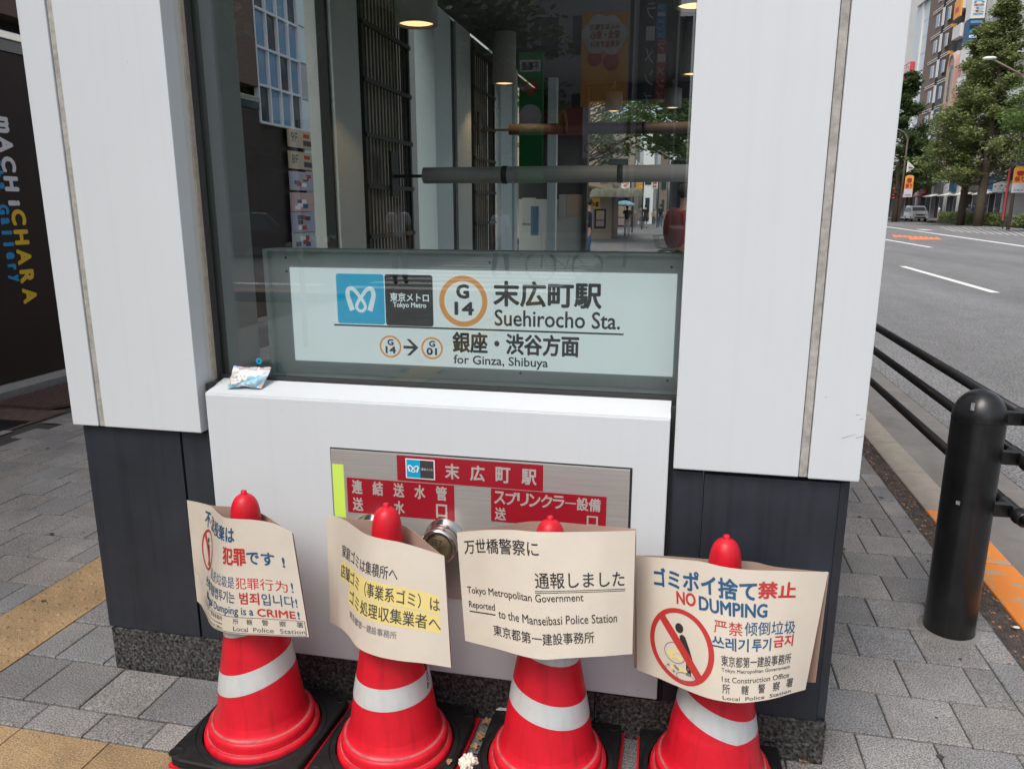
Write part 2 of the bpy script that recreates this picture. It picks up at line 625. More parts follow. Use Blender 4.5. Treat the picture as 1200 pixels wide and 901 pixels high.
def line_on_road(parent, pts, w, m, name='lane_line', z=RZ + .004):
    """painted line through photo points lying on the road"""
    P0 = [atZ(x, y, z) for x, y in pts]
    b = MB()
    vs = []
    for i, p in enumerate(P0):
        d = (P0[min(i + 1, len(P0) - 1)] - P0[max(0, i - 1)]).normalized()
        nrm = Vector((-d.y, d.x, 0)) * w / 2
        vs += [p - nrm, p + nrm]
    b.add(vs, [(2 * i, 2 * i + 2, 2 * i + 3, 2 * i + 1) for i in range(len(P0) - 1)])
    o = raw(b, name, m, parent)
    return o


line_on_road(road, [(1057.5, 312), (1167, 343)], .17, M['road_white'])
line_on_road(road, [(1036, 280.5), (1091, 290)], .2, M['road_white'])
line_on_road(road, [(1020, 262.5), (1040, 266), (1200, 288.7), (1260, 297)], .26, M['road_white'])
line_on_road(road, [(1077, 268.7), (1090, 270)], .5, M['road_white'])
line_on_road(road, [(1075, 261.3), (1120, 262.6), (1200, 268.5)], .2, M['road_white'])
# orange chevrons
b = MB()
for i in range(9):
    x = 1045 + i * 6.2
    p = [atZ(x, 275.6 + i * .35, RZ + .004), atZ(x + 4, 275.4 + i * .35, RZ + .004), atZ(x + 9, 280.9 if i > 2 else 278, RZ + .004), atZ(x + 2.5, 280.9 if i > 2 else 278, RZ + .004)]
    b.add(p, [(0, 1, 2, 3)])
raw(b, 'orange_chevrons', M['road_orange'], road)['kind'] = 'stuff'
# white hatching of the median zone
b = MB()
for i in range(16):
    x = 1100 + i * 9
    p = [atZ(x, 265.6 + i * .35, RZ + .004), atZ(x + 2.4, 265.7 + i * .35, RZ + .004), atZ(x + 22, 271.6 + i * .6, RZ + .004), atZ(x + 18, 271.6 + i * .6, RZ + .004)]
    b.add(p, [(0, 1, 2, 3)])
raw(b, 'white_hatching', M['road_faded'], road)['kind'] = 'stuff'
# zebra crossing over the side street behind the viewer (seen mirrored in the window)
for i in range(12):
    yy = -10.6 - i * 1.05
    bx('crossing_bar', M['road_white'], cross, -6.6, -2.3, yy - .45, yy, RZ - .02, RZ + .004)
bx('crossing_edge_line', M['road_white'], cross, -16, -7.4, -11.2, -10.9, RZ - .02, RZ + .004)
bx('orange_lane_mark', M['road_orange'], cross, -18, -3, -9.95, -9.8, RZ - .02, RZ + .0045)

# pavement of this side: base sheet plus blocks laid one by one near the viewer
pave = bx('pavement', M['jointing'], None, -5.6, 1.30, -9.4, 260, -.2, -.010, kind='structure')
PX0, PX1 = -5.45, 1.19


def blockmesh(name, m, w, d, h=.03, bev=.003):
    b = MB()
    bm = bmesh.new()
    bmesh.ops.create_cube(bm, size=1)
    for v in bm.verts:
        v.co = Vector((v.co.x * w, v.co.y * d, v.co.z * h - h / 2))
    top = [e for e in bm.edges if all(v.co.z > -h / 2 for v in e.verts)]
    bmesh.ops.bevel(bm, geom=top, offset=bev, segments=1, affect='EDGES')
    me = bpy.data.meshes.new(name)
    bm.to_mesh(me); bm.free()
    me.materials.append(m)
    return me


_bm = {}


def block(name, m, x0, x1, y0, y1, parent, dz=None):
    g = .0022
    w, d = round(x1 - x0 - 2 * g, 4), round(y1 - y0 - .0085, 4)
    if w < .02 or d < .02: return
    k = (name, m.name, w, d)
    if k not in _bm: _bm[k] = blockmesh(name, m, w, d)
    o = link(name, _bm[k], parent)
    o.location = ((x0 + x1) / 2, (y0 + y1) / 2, random.uniform(-.0015, .0012) if dz is None else dz)
    o.rotation_euler = (random.uniform(-.004, .004), random.uniform(-.004, .004), random.uniform(-.003, .003))


DOME = None


def tactile(x0, y0, parent, dots):
    """ochre guide block 0.3 m square with a grid of low studs"""
    global DOME
    if DOME is None:
        DOME = {}
        for dd in (0, 1):
            b = MB()
            b.bbox(-.1482, .1482, -.1482, .1482, -.03, 0, .002)
            if dd:
                for i in range(5):
                    for j in range(5):
                        b.lathe([(.011, 0), (.008, .0035), (.001, .004)], 8, (-.12 + .06 * i, -.12 + .06 * j, 0))
            DOME[dd] = b.mesh('tactile_block', M['tile_y'])
    o = link('tactile_block', DOME[dots], parent)
    o.location = (x0 + .15, y0 + .15, random.uniform(-.001, .001))


# left field (camera side and left of the entrance)
BAND = (-2.43, -2.13)
PIT = .2135
far_left = MB()
for r in range(-1, 19):
    y0 = 1.945 + PIT * (r)
    if r == -1: y0 = 1.73
    off = 0 if r % 2 else .1
    k = 0
    x = -2.13
    # right of the tactile band up to the entrance
    xs = [-2.13]
    a = -1.735 - .41 + (0 if r % 2 else .0)
    j = [-1.94, -1.737, -1.53, -1.325, -1.12] if r % 2 else [-2.02, -1.83, -1.62, -1.42]
    if y0 < 1.9:
        xe = -.9
    else:
        xe = -1.70
    pts = [-2.13] + [q for q in j if q < xe] + [xe]
    for q0, q1 in zip(pts, pts[1:]): block('paving_block', M['tile'], q0, q1, y0, y0 + PIT if r != -1 else 1.945, pave)
    # left of the band out to the shop wall
    lim = -4.4 if r < 14 else -3.6
    x = -2.43 - (.105 if r % 2 else 0)
    if r % 2: block('paving_block', M['tile'], x, -2.43, y0, y0 + PIT if r != -1 else 1.945, pave)
    while x - .21 > lim:
        if not (x - .21 < -3.1 and y0 < 2.2) and not (x < -2.9 and r > 12):
            block('paving_block', M['tile'], x - .21, x, y0, y0 + PIT if r != -1 else 1.945, pave)
        x -= .21
# cut course beside the lower ochre band
for q in range(7):
    block('paving_block', M['tile'], -2.13 + .0905 + .2045 * (q - 1) if q else -2.13, -2.13 + .0905 + .2045 * q, 1.617, 1.73, pave)
for r in range(-2, 12):
    tactile(BAND[0], 1.92 + .3 * r, pave, 1)
for q in range(-1, 6):
    if q >= 0: tactile(-2.13 + .3 * q, 1.314, pave, 0)
    if q >= 0: tactile(-2.13 + .3 * q, 1.012, pave, 0)
# right field
for r in range(0, 24):
    y0 = 1.47 + PIT * r
    off = .107 if r % 2 == 0 else 0
    x0 = .155 if r < 3 else .47
    xs = [x0] + [q for q in [-.17 + off + .2135 * k for k in range(12)] if x0 + .03 < q < 1.07] + [1.098]
    for q0, q1 in zip(xs, xs[1:]): block('paving_block', M['tile'], q0, q1, y0, y0 + PIT, pave)
    block('paving_block', M['tile'], 1.098, 1.20, y0 + .05, y0 + PIT + .05, pave)


def paving_stuff(name, m, x0, x1, y0, y1, px, py, skip=None):
    b = MB()
    ny, nx = int((y1 - y0) / py), int((x1 - x0) / px) + 1
    for j in range(ny):
        for i in range(-1, nx):
            a = x0 + i * px + (px / 2 if j % 2 else 0)
            c, d = max(a, x0), min(a + px, x1)
            if d - c < .03: continue
            yy = y0 + j * py
            if skip and skip((c + d) / 2, yy + py / 2): continue
            g = .003
            z = random.uniform(-.0015, .001)
            b.add([(c + g, yy + g, z), (d - g, yy + g, z), (d - g, yy + py - g, z), (c + g, yy + py - g, z)], [(0, 1, 2, 3)])
    me = bpy.data.meshes.new(name)
    me.from_pydata(b.v, [], b.f)
    me.materials.append(m)
    o = link(name, me, pave, 'stuff')
    return o


# blocks behind the viewer and beyond the near field: still laid, joined
paving_stuff('paving_blocks', M['tile'], -5.4, 1.19, -9.3, 1.0, .2135, .2135, lambda x, y: -2.43 < x < -2.13)
paving_stuff('paving_blocks', M['tile'], -5.4, -4.41, 1.0, 6.4, .2135, .2135, lambda x, y: (x < -4.44 and 4.2 < y < 6.3))
paving_stuff('paving_blocks', M['tile'], -4.4, -2.43, 6.0, 26, .2135, .2135)
paving_stuff('paving_blocks', M['tile'], -2.13, 1.19, 6.6, 26, .2135, .2135)
paving_stuff('paving_blocks', M['tile'], -4.4, -2.86, 1.0, 6.0, .21, .2135, lambda x, y: not ((x < -3.1 and y < 2.2) or (x < -2.86 and y > 4.5)))
paving_stuff('paving_blocks', M['tile'], -5.4, 1.19, 26, 90, .427, .427)
paving_stuff('paving_blocks', M['tile'], -3.1, -2.43, 1.0, 1.73, .2135, .2135)
paving_stuff('paving_blocks', M['tile'], -.90, .155, 1.63, 1.945, .2135, .1575)
paving_stuff('paving_blocks', M['tile'], -.325, 1.19, 1.0, 1.4669, .2135, .1556)
paving_stuff('paving_blocks', M['tile'], -.325, .152, 1.469, 1.627, .2135, .157)
paving_stuff('paving_blocks', M['tile'], -2.13, .0, .9, 1.01, .2135, .1)
paving_stuff('tactile_blocks', M['tile_y'], -2.43, -2.13, -9.3, 1.3, .3, .3)
paving_stuff('tactile_blocks', M['tile_y'], -2.43, -2.13, 5.5, 30, .3, .3)
paving_stuff('reddish_blocks', M['brickpave'], -5.4, -4.45, 4.2, 6.3, .1, .06, lambda x, y: y > 4.75 or x < -5.09)

b = MB()
rg_ = random.Random(21)
for i in range(70):
    x_, y_ = (rg_.uniform(.5, 1.15), rg_.uniform(1.4, 6)) if i % 2 else (rg_.uniform(-4.2, -1.85), rg_.uniform(1.4, 6))
    r_ = rg_.uniform(.004, .013)
    b.add([(x_ + r_ * rg_.uniform(.7, 1.2) * math.cos(t), y_ + r_ * rg_.uniform(.7, 1.2) * math.sin(t), .0032) for t in [6.283 * k / 9 for k in range(9)]], [tuple(range(9))])
me = bpy.data.meshes.new('gum_spots')
me.from_pydata(b.v, [], b.f)
me.materials.append(M['jointing'])
link('gum_spots', me, pave, 'stuff')
# kerb stones, gutter slabs
kerb = bx('kerb', M['kerbstone'], None, 1.312, 1.478, -9.4, 260, -.28, -.016, kind='structure')
y = -1.4
k = 0
while y < 12:
    L = .6
    m = M['orange_paint'] if 1.55 < y + .3 < 4.3 else M['kerbstone']
    bx('kerb_stone', m, kerb, 1.306, 1.484, y + .004, y + L - .004, -.14, 0, .008)
    y += L
gut = bx('gutter', M['jointing'], None, 1.478, 2.07, -9.4, 260, -.28, -.130, kind='structure')
y = -1.6
while y < 14:
    bx('gutter_slab', M['concrete'], gut, 1.489, 2.06, y + .004, y + 1.996, -.16, -.115 + random.uniform(-.001, .001), .004)
    y += 2.0
bx('gutter_slab', M['concrete'], gut, 1.489, 2.06, y + .004, 260, -.16, -.116)
# strip of soil between blocks and kerb
b = MB()
n = 200
for i in range(n):
    for j in range(4):
        pass
vs = []
for i in range(n + 1):
    yy = -1 + 14 * i / n
    for j in range(5):
        xx = 1.196 + .028 * j
        vs.append((xx, yy, -.006 + random.uniform(-.006, .006) + (-.006 if j in (0, 4) else 0)))
b.add(vs, [(i * 5 + j, i * 5 + j + 1, i * 5 + j + 6, i * 5 + j + 5) for i in range(n) for j in range(4)], True)
soil = b.build('soil_strip', M['soil'], None, 'stuff')
tag(soil, 'strip of bare dusty soil between the paving blocks and the kerb', 'soil')
b = MB()
for i in range(520):
    yy = random.uniform(2.0, 6.5)
    xx = min(1.3, max(1.06, random.gauss(1.245, .04)))
    s = random.uniform(.003, .009)
    a = random.uniform(0, 6.3)
    c_, s_ = math.cos(a) * s, math.sin(a) * s
    z = .002
    b.cur = 0 if random.random() < .6 else 1
    b.add([(xx - c_, yy - s_, z), (xx + s_ * .5, yy - c_ * .5, z + .004), (xx + c_, yy + s_, z + .002), (xx - s_ * .5, yy + c_ * .5, z)], [(0, 1, 2, 3)])
lit = b.build('leaf_litter', [M['leaf_orange'], M['leaf_dry']], None, 'stuff')
tag(lit, 'orange brown leaf crumbs scattered along the kerb edge', 'leaf litter')

# ================================================================== STATION ENTRANCE
ent = world_empty('station_entrance', (-.67, 1.95, 0), 'white panelled subway entrance kiosk with a large front window above a dark skirting', 'subway entrance')
TOP = 3.1


def epart(name, m, *a, **k): return bx(name, m, ent, *a, **k)


YF = 1.93     # face of the white cladding
# left column
epart('cladding_panel', M['white'], -1.803, -1.712, YF, 1.99, .846, TOP, bev=.003)
epart('sealant_strip', M['sealant'], -1.710, -1.692, YF + .006, 1.99, .846, TOP)
epart('cladding_panel', M['white'], -1.690, -1.359, YF, 1.99, .846, TOP, bev=.003)
epart('reveal_panel', M['white_edge'], -1.40, -1.3605, 1.99, 2.027, .985, TOP)
epart('column_core', M['col_grey'], -1.795, -1.362, 1.992, 2.24, .86, TOP)
# right column
epart('cladding_panel', M['white'], .019, .3285, YF, 1.99, .836, TOP, bev=.003)
epart('sealant_strip', M['sealant'], .3305, .3495, YF + .006, 1.99, .836, TOP)
epart('cladding_panel', M['white'], .3515, .473, YF, 1.99, .834, TOP, bev=.003)
epart('column_core', M['col_grey'], .036, .46, 1.992, 2.24, .85, TOP)
epart('cladding_panel', M['white'], .4615, .471, 1.992, 2.30, .834, TOP)
epart('cladding_panel', M['white'], -1.803, -1.797, 1.992, 2.30, .846, TOP)
# side walls of the entrance low parts
epart('side_wall', M['white'], .40, .46, 2.31, 3.4, .834, TOP)
epart('side_wall', M['skirt'], .405, .455, 2.31, 3.4, .14, .83)
epart('side_wall', M['skirt'], -1.785, -1.735, 2.31, 3.4, .14, .83)
# dark skirting
epart('shadow_gap', M['joint'], -1.775, -1.345, 1.962, 1.99, .828, .848)
epart('skirting_panel', M['skirt'], -1.786, -1.448, 1.950, 1.99, .146, .838, bev=.002)
epart('skirting_panel', M['skirt'], -1.4435, -1.352, 1.954, 1.99, .146, .838, bev=.002)
epart('shadow_gap', M['joint'], -1.352, -1.3345, 1.965, 1.99, .14, .99)
epart('shadow_gap', M['joint'], .0055, .0195, 1.965, 1.99, .12, .99)
epart('skirting_panel', M['skirt'], .0205, .097, 1.954, 1.99, .128, .822, bev=.002)
epart('skirting_panel', M['skirt'], .1005, .435, 1.950, 1.99, .128, .820, bev=.002)
b = MB()
b.prism([(.4355, 1.950), (.461, 1.968), (.461, 1.99), (.4355, 1.99)], 'z', .128, .820)
b.build('corner_trim', M['skirt'], ent)
epart('side_skirting', M['skirt'], .44, .4605, 1.992, 2.305, .128, .822)
epart('side_skirting', M['skirt'], -1.786, -1.766, 1.992, 2.305, .128, .83)
for px, py, l_, a_ in ((1008, 512, .020, 20), (995, 511, .034, 22), (1006, 486, .010, 5), (1010, 491, .008, 5), (968, 465, .006, 40), (1009, 533, .006, 80), (213, 404, .010, 85), (222, 421, .005, 60), (150, 73, .004, 0), (330, 480, .004, 50), (705, 590, .004, 30), (735, 812, .006, 10), (728, 800, .004, 70), (748, 808, .008, 5), (905, 690, .006, 20)):
    p = atY(px, py, YF if py < 560 or px < 780 else 1.95)
    c_, s_ = math.cos(R(a_)) * l_ / 2, math.sin(R(a_)) * l_ / 2
    yy_ = p.y - .0005
    b = MB()
    b.add([(p.x - c_, yy_, p.z - s_ - .0005), (p.x + c_, yy_, p.z + s_ - .0002), (p.x + c_, yy_, p.z + s_ + .0002), (p.x - c_, yy_, p.z - s_ + .0006)], [(0, 1, 2, 3)])
    raw(b, 'scratch', M['ink_soft'], ent)
# granite plinth in four stones
xs = [-1.776, -1.27, -.72, -.17, .462]
for a, c in zip(xs, xs[1:]):
    epart('plinth_stone', M['granite'], a + .001, c - .001, 1.945, 2.3, -.02, .128 + .016 * (xs[-1] - a) / 2.2, bev=.002)
epart('plinth_gap', M['joint'], -1.77, .455, 1.966, 2.0, .125, .15)
# white box under the window
b = MB()
b.bbox(-1.335, .006, YF + .001, 1.98, .147, .968, .004)
box = b.build('spandrel_panel', M['white'], ent)
b = MB()
b.prism([(YF + .0035, .966), (YF + .0035, .9705), (2.034, .9925), (2.034, .9865)], 'x', -1.335, .006)
b.build('sill_cover', M['white'], ent)
# window frame
for nm, a in (('frame_bar', (-1.3560, -1.3475, 2.030, 2.085, .99, TOP)), ('frame_bar', (.0225, .035, 2.028, 2.085, .99, TOP)),
              ('frame_bar', (-1.3475, .0225, 2.036, 2.085, .978, 1.003))):
    epart(nm, M['dark_steel'], *a)
epart('sealant_strip', M['sealant_tan'], -1.3604, -1.3550, 2.012, 2.030, .99, TOP)
epart('window_pane', M['glass'], -1.3475, .0225, 2.048, 2.056, 1.0, TOP)
epart('roof_slab', M['col_grey'], -1.9, .56, 1.9, 9.6, TOP + .002, TOP + .25)
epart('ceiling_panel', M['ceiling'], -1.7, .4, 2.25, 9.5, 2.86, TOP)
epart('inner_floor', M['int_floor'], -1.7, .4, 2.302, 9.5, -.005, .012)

epart('inner_ledge', M['sign_tray'], -1.347, .022, 2.060, 2.22, .975, 1.0035)
# ---- fire hose inlet plate
YP = 1.9255
x0, z0, x1, z1 = -.944, .40, -.092, .826
plate = epart('inlet_plate', M['steel'], x0, x1, YP, YF + .002, z0, z1, bev=.0012)
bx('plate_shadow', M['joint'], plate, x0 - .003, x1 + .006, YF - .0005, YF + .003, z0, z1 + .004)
sf = planeY(YP)


def tagrect(nm, m, q, off=.0006):
    a = pr(*q, YP)
    return bx(nm, m, plate, a[0], a[2], YP - off, YP + .0005, a[1], a[3]), a


_, a = tagrect('red_label', M['label_red'], (465.5, 539, 636.5, 569))
_, c = tagrect('red_label', M['label_red'], (407.5, 564, 532.5, 605))
_, e = tagrect('red_label', M['label_red'], (575.5, 577, 710.5, 616))
tagrect('fluorescent_strip', M['yellow_green'], (391, 544, 404, 608))


def sub(rc, u0, v0, u1, v1):
    return rc[0] + (rc[2] - rc[0]) * u0, rc[1] + (rc[3] - rc[1]) * v0, rc[0] + (rc[2] - rc[0]) * u1, rc[1] + (rc[3] - rc[1]) * v1


def srow(ch, rc, u0, v0, u1, v1, bold, cw):
    s = sub(rc, u0, v0, u1, v1)
    return row(ch, s[0], s[1], s[2], s[3], bold, cw * (rc[2] - rc[0]))


it = srow('末広町駅', a, .34, .22, .955, .80, .028, .095)
it += srow('連結送水管', c, .05, .56, .93, .94, .028, .095)
it += srow('送水口', c, .05, .07, .93, .44, .028, .095)
it += srow('スプリンクラー設備', e, .03, .55, .95, .92, .028, .095)
it += srow('送', e, .035, .06, .16, .43, .028, .095) + srow('口', e, .84, .09, .93, .40, .028, .09)
lettering(plate, M['label_ink'], sf, it)
lg = sub(a, .07, .16, .26, .86)
bx('logo_square', M['white_print'], plate, lg[0] - .003, lg[2] + .003, YP - .0012, YP, lg[1] - .003, lg[3] + .003)
mid = (lg[0] + lg[2]) / 2
bx('logo_square', M['metro_blue'], plate, lg[0], mid, YP - .0016, YP, lg[1], lg[3])
bx('logo_square', M['ink_soft'], plate, mid, lg[2], YP - .0016, YP, lg[1], lg[3])
lettering(plate, M['white_print'], planeY(YP - .0010), [('東京メトロ', mid + .004, (lg[1] + lg[3]) / 2 - .003, lg[2] - .004, (lg[1] + lg[3]) / 2 + .004, 0)])


def mlogo(b, surf, cx, cz, w, h, off=.0012, t=.13):
    """looped ribbon letter M, drawn as a stroke"""
    pts = []
    L_ = [(-.34, -.5), (-.43, -.15), (-.50, .2), (-.45, .46), (-.27, .46), (-.08, .2), (.1, -.1), (.17, -.33), (.1, -.48), (0, -.52),
          (-.1, -.48), (-.17, -.33), (-.1, -.1), (.08, .2), (.27, .46), (.45, .46), (.50, .2), (.43, -.15), (.34, -.5)]
    for i in range(len(L_) - 1):
        for k in range(4):
            t_ = k / 4
            p0, p1, p2, p3 = L_[max(i - 1, 0)], L_[i], L_[i + 1], L_[min(i + 2, len(L_) - 1)]
            pts.append(tuple(.5 * ((2 * p1[d]) + (-p0[d] + p2[d]) * t_ + (2 * p0[d] - 5 * p1[d] + 4 * p2[d] - p3[d]) * t_ ** 2 + (-p0[d] + 3 * p1[d] - 3 * p2[d] + p3[d]) * t_ ** 3) for d in (0, 1)))
    pts.append(L_[-1])
    vs = []
    n = len(pts)
    for i, p in enumerate(pts):
        q, r_ = pts[max(i - 1, 0)], pts[min(i + 1, n - 1)]
        dx, dy = (r_[0] - q[0]) * w, (r_[1] - q[1]) * h
        l = math.hypot(dx, dy) or 1
        s = i / (n - 1)
        wd = t * w * (.62 - .28 * math.sin(math.pi * s))
        nx, ny = -dy / l * wd, dx / l * wd
        o = off + .00002 * i
        vs += [surf(cx + p[0] * w + nx, cz + p[1] * h + ny, o), surf(cx + p[0] * w - nx, cz + p[1] * h - ny, o)]
    b.add(vs, [(2 * i, 2 * i + 2, 2 * i + 3, 2 * i + 1) for i in range(n - 1)])


b = MB()
mlogo(b, planeY(YP - .0012), (lg[0] + mid) / 2, (lg[1] + lg[3]) / 2, .030, .018)
raw(b, 'logo_mark', M['white_print'], plate)
# hose couplings (two, side by side) with bronze caps
for cx_, cz_ in ((atY(514, 640, YP - .06).x, atY(514, 640, YP - .06).z), (atY(427, 634, YP - .06).x, atY(427, 634, YP - .06).z)):
    b = MB()
    prof = [(.058, 0), (.058, -.006), (.046, -.010), (.044, -.034), (.050, -.038), (.0525, -.044), (.0525, -.050), (.049, -.054), (.0525, -.058), (.0525, -.066), (.048, -.071), (.040, -.072), (.039, -.062)]
    b.lathe([(r_, YP + y_) for r_, y_ in prof], 40, (cx_, 0, cz_), 'y')
    b.build('hose_coupling', M['chrome'], plate)
    b = MB()
    b.lathe([(.0395, YP - .060), (.036, YP - .064), (.001, YP - .065)], 32, (cx_, 0, cz_), 'y')
    b.build('coupling_cap', M['bronze'], plate)
    lettering(plate, M['ink_soft'], planeY(YP - .0648), [('荘7', cx_ - .020, cz_ + .004, cx_ + .012, cz_ + .024, 0)])

# ---- illuminated-type name board just behind the glass
YS = 2.115
sg = world_empty('station_name_board', (-.55, YS, 1.0), 'wide white station name board behind the window with blue logo and orange rings', 'station sign')
fr = pr(322, 297, 801, 447, YS)
bx('sign_tray', M['sign_tray'], sg, fr[0], fr[2] + .004, YS, YS + .012, 1.004, fr[3])
for q in ((fr[0] - .014, fr[0], YS - .02, YS + .05, 1.004, fr[3] + .006), (fr[0], fr[2] + .004, YS - .018, YS + .05, fr[3], fr[3] + .007)):
    bx('tray_edge', M['sign_tray'], sg, *q)
tl, br = atY(343, 316, YS), atY(790, 429, YS)
BZ0, BZ1 = atY(345, 421, YS).z, atY(560, 317, YS).z
bx('sign_face', M['sign_white'], sg, atY(344, 370, YS).x, atY(791, 380, YS).x, YS - .006, YS - .0005, BZ0 - .001, BZ1)
YL = YS - .0066
sf = planeY(YL + .0)


def spr(x0, y0, x1, y1): return pr(x0, y0, x1, y1, YL)


def sbox(nm, m, q, o=.0008, bev=0):
    return bx(nm, m, sg, q[0], q[2], YL - o, YL + .0004, q[1], q[3])


def roundrect(surf, q, r_, off, m, name, parent):
    x0, z0, x1, z1 = q
    pts = []
    for cx_, cz_, a0 in ((x1 - r_, z1 - r_, 0), (x0 + r_, z1 - r_, 90), (x0 + r_, z0 + r_, 180), (x1 - r_, z0 + r_, 270)):
        for k in range(6):
            t = R(a0 + 90 * k / 5)
            pts.append((cx_ + r_ * math.cos(t), cz_ + r_ * math.sin(t)))
    b = patch(surf, pts, off)
    return raw(b, name, m, parent)


q = spr(395, 321, 450.6, 379.5)
roundrect(sf, q, .008, .0008, M['sign_blue_lit'], 'logo_square', sg)
b = MB()
mlogo(b, sf, (q[0] + q[2]) / 2 + .001, (q[1] + q[3]) / 2 - .001, .082, .066, .0016, .16)
raw(b, 'logo_mark', M['sign_white'], sg)
q = spr(451.6, 322, 507.5, 382)
roundrect(sf, q, .008, .0008, M['ink'], 'name_square', sg)
lettering(sg, M['sign_white'], planeY(YL - .0006), [('東京メトロ', *spr(457.5, 343.5, 502.5, 353.5), .02), ('Tokyo Metro', *spr(461, 354.5, 499.5, 362), .02)])
q = spr(514.7, 323, 571.3, 383)
rg = MB()
ringmesh(sf, (q[0] + q[2]) / 2, (q[1] + q[3]) / 2, (q[2] - q[0]) / 2, (q[3] - q[1]) / 2, .0158, .0158, b=rg)
raw(rg, 'station_ring', M['sign_orange_lit'], sg)
for qq in (spr(445, 393, 470.5, 419), spr(493.7, 395, 519.2, 421)):
    rg = MB()
    ringmesh(sf, (qq[0] + qq[2]) / 2, (qq[1] + qq[3]) / 2, (qq[2] - qq[0]) / 2, (qq[3] - qq[1]) / 2, .0058, .0058, b=rg)
    raw(rg, 'station_ring', M['sign_orange_lit'], sg)

it = [('G', *spr(535.5, 334, 549, 349.2), .065), ('14', *spr(533.5, 354.5, 554.5, 368.5), .065),
      ('末広町駅', *spr(579, 331, 704.5, 359.8), .034), ('Suehirocho Sta.', *spr(580, 364.8, 726.5, 383.8), .018),
      ('銀座・渋谷方面', *spr(531, 391.6, 678, 415.2), .032), ('for Ginza, Shibuya', *spr(532, 418, 642, 431.2), .018),
      ('G', *spr(454.5, 397.7, 461, 404.3), .06), ('14', *spr(452.5, 406, 463.7, 413.6), .06),
      ('G', *spr(503.2, 399.6, 509.7, 406.2), .06), ('01', *spr(500.4, 408, 511.8, 415.6), .06)]
lettering(sg, M['ink'], sf, it)
b = MB()
q = spr(392, 385.2, 731, 387.2)
patch(sf, [(q[0], q[1]), (q[2], q[1]), (q[2], q[3]), (q[0], q[3])], .0008, b)
q = spr(473, 397.5, 490.5, 416.5)
cy_ = (q[1] + q[3]) / 2
h_ = (q[3] - q[1]) / 2
t_ = .0042
patch(sf, [(q[0], cy_ - t_), (q[2] - .006, cy_ - t_), (q[2] - .006, cy_ + t_), (q[0], cy_ + t_)], .0008, b)
patch(sf, [(q[2], cy_), (q[2] - h_ - .002, cy_ + h_), (q[2] - h_ - .012, cy_ + h_), (q[2] - .012, cy_)], .00084, b)
patch(sf, [(q[2] - .012, cy_), (q[2] - h_ - .012, cy_ - h_), (q[2] - h_ - .002, cy_ - h_), (q[2], cy_)], .00088, b)
raw(b, 'rule_and_arrow', M['ink'], sg)
for px, py in ((335, 302), (574, 308), (787, 313), (343, 449 - 8), (610, 437), (782, 446), (336, 318), (792, 327)):
    p = atY(px, py, YS)
    b = MB()
    b.lathe([(.0035, YS - .0005), (.003, YS - .003), (.0005, YS - .0035)], 10, (p.x, 0, p.z), 'y')
    b.build('rivet', M['dark_steel'], sg)
p = atY(303.5, 423, 2.047)
b = MB()
ringmesh(planeY(2.047), p.x, p.z, .0095, .0095, .005, .005, 24, .0004, b)
raw(b, 'round_sticker', M['metro_blue'], ent)

# ================================================================== CONES WITH NOTICES
CR = [(.157, .042), (.160, .047), (.1595, .060), (.156, .066), (.147, .068), (.1445, .072), (.1435, .084), (.140, .090), (.131, .094), (.126, .100)]


def body_r(z):
    """outer radius of the cone body at height z"""
    pts = [(.100, .124), (.20, .1085), (.33, .0855), (.50, .0605), (.60, .0465), (.66, .0400), (.680, .0385), (.694, .0362), (.706, .0325), (.716, .0275), (.724, .0205), (.729, .012), (.7315, .006)]
    for (a, r0), (c, r1) in zip(pts, pts[1:]):
        if z <= c: return r0 + (r1 - r0) * (z - a) / (c - a)
    return .008


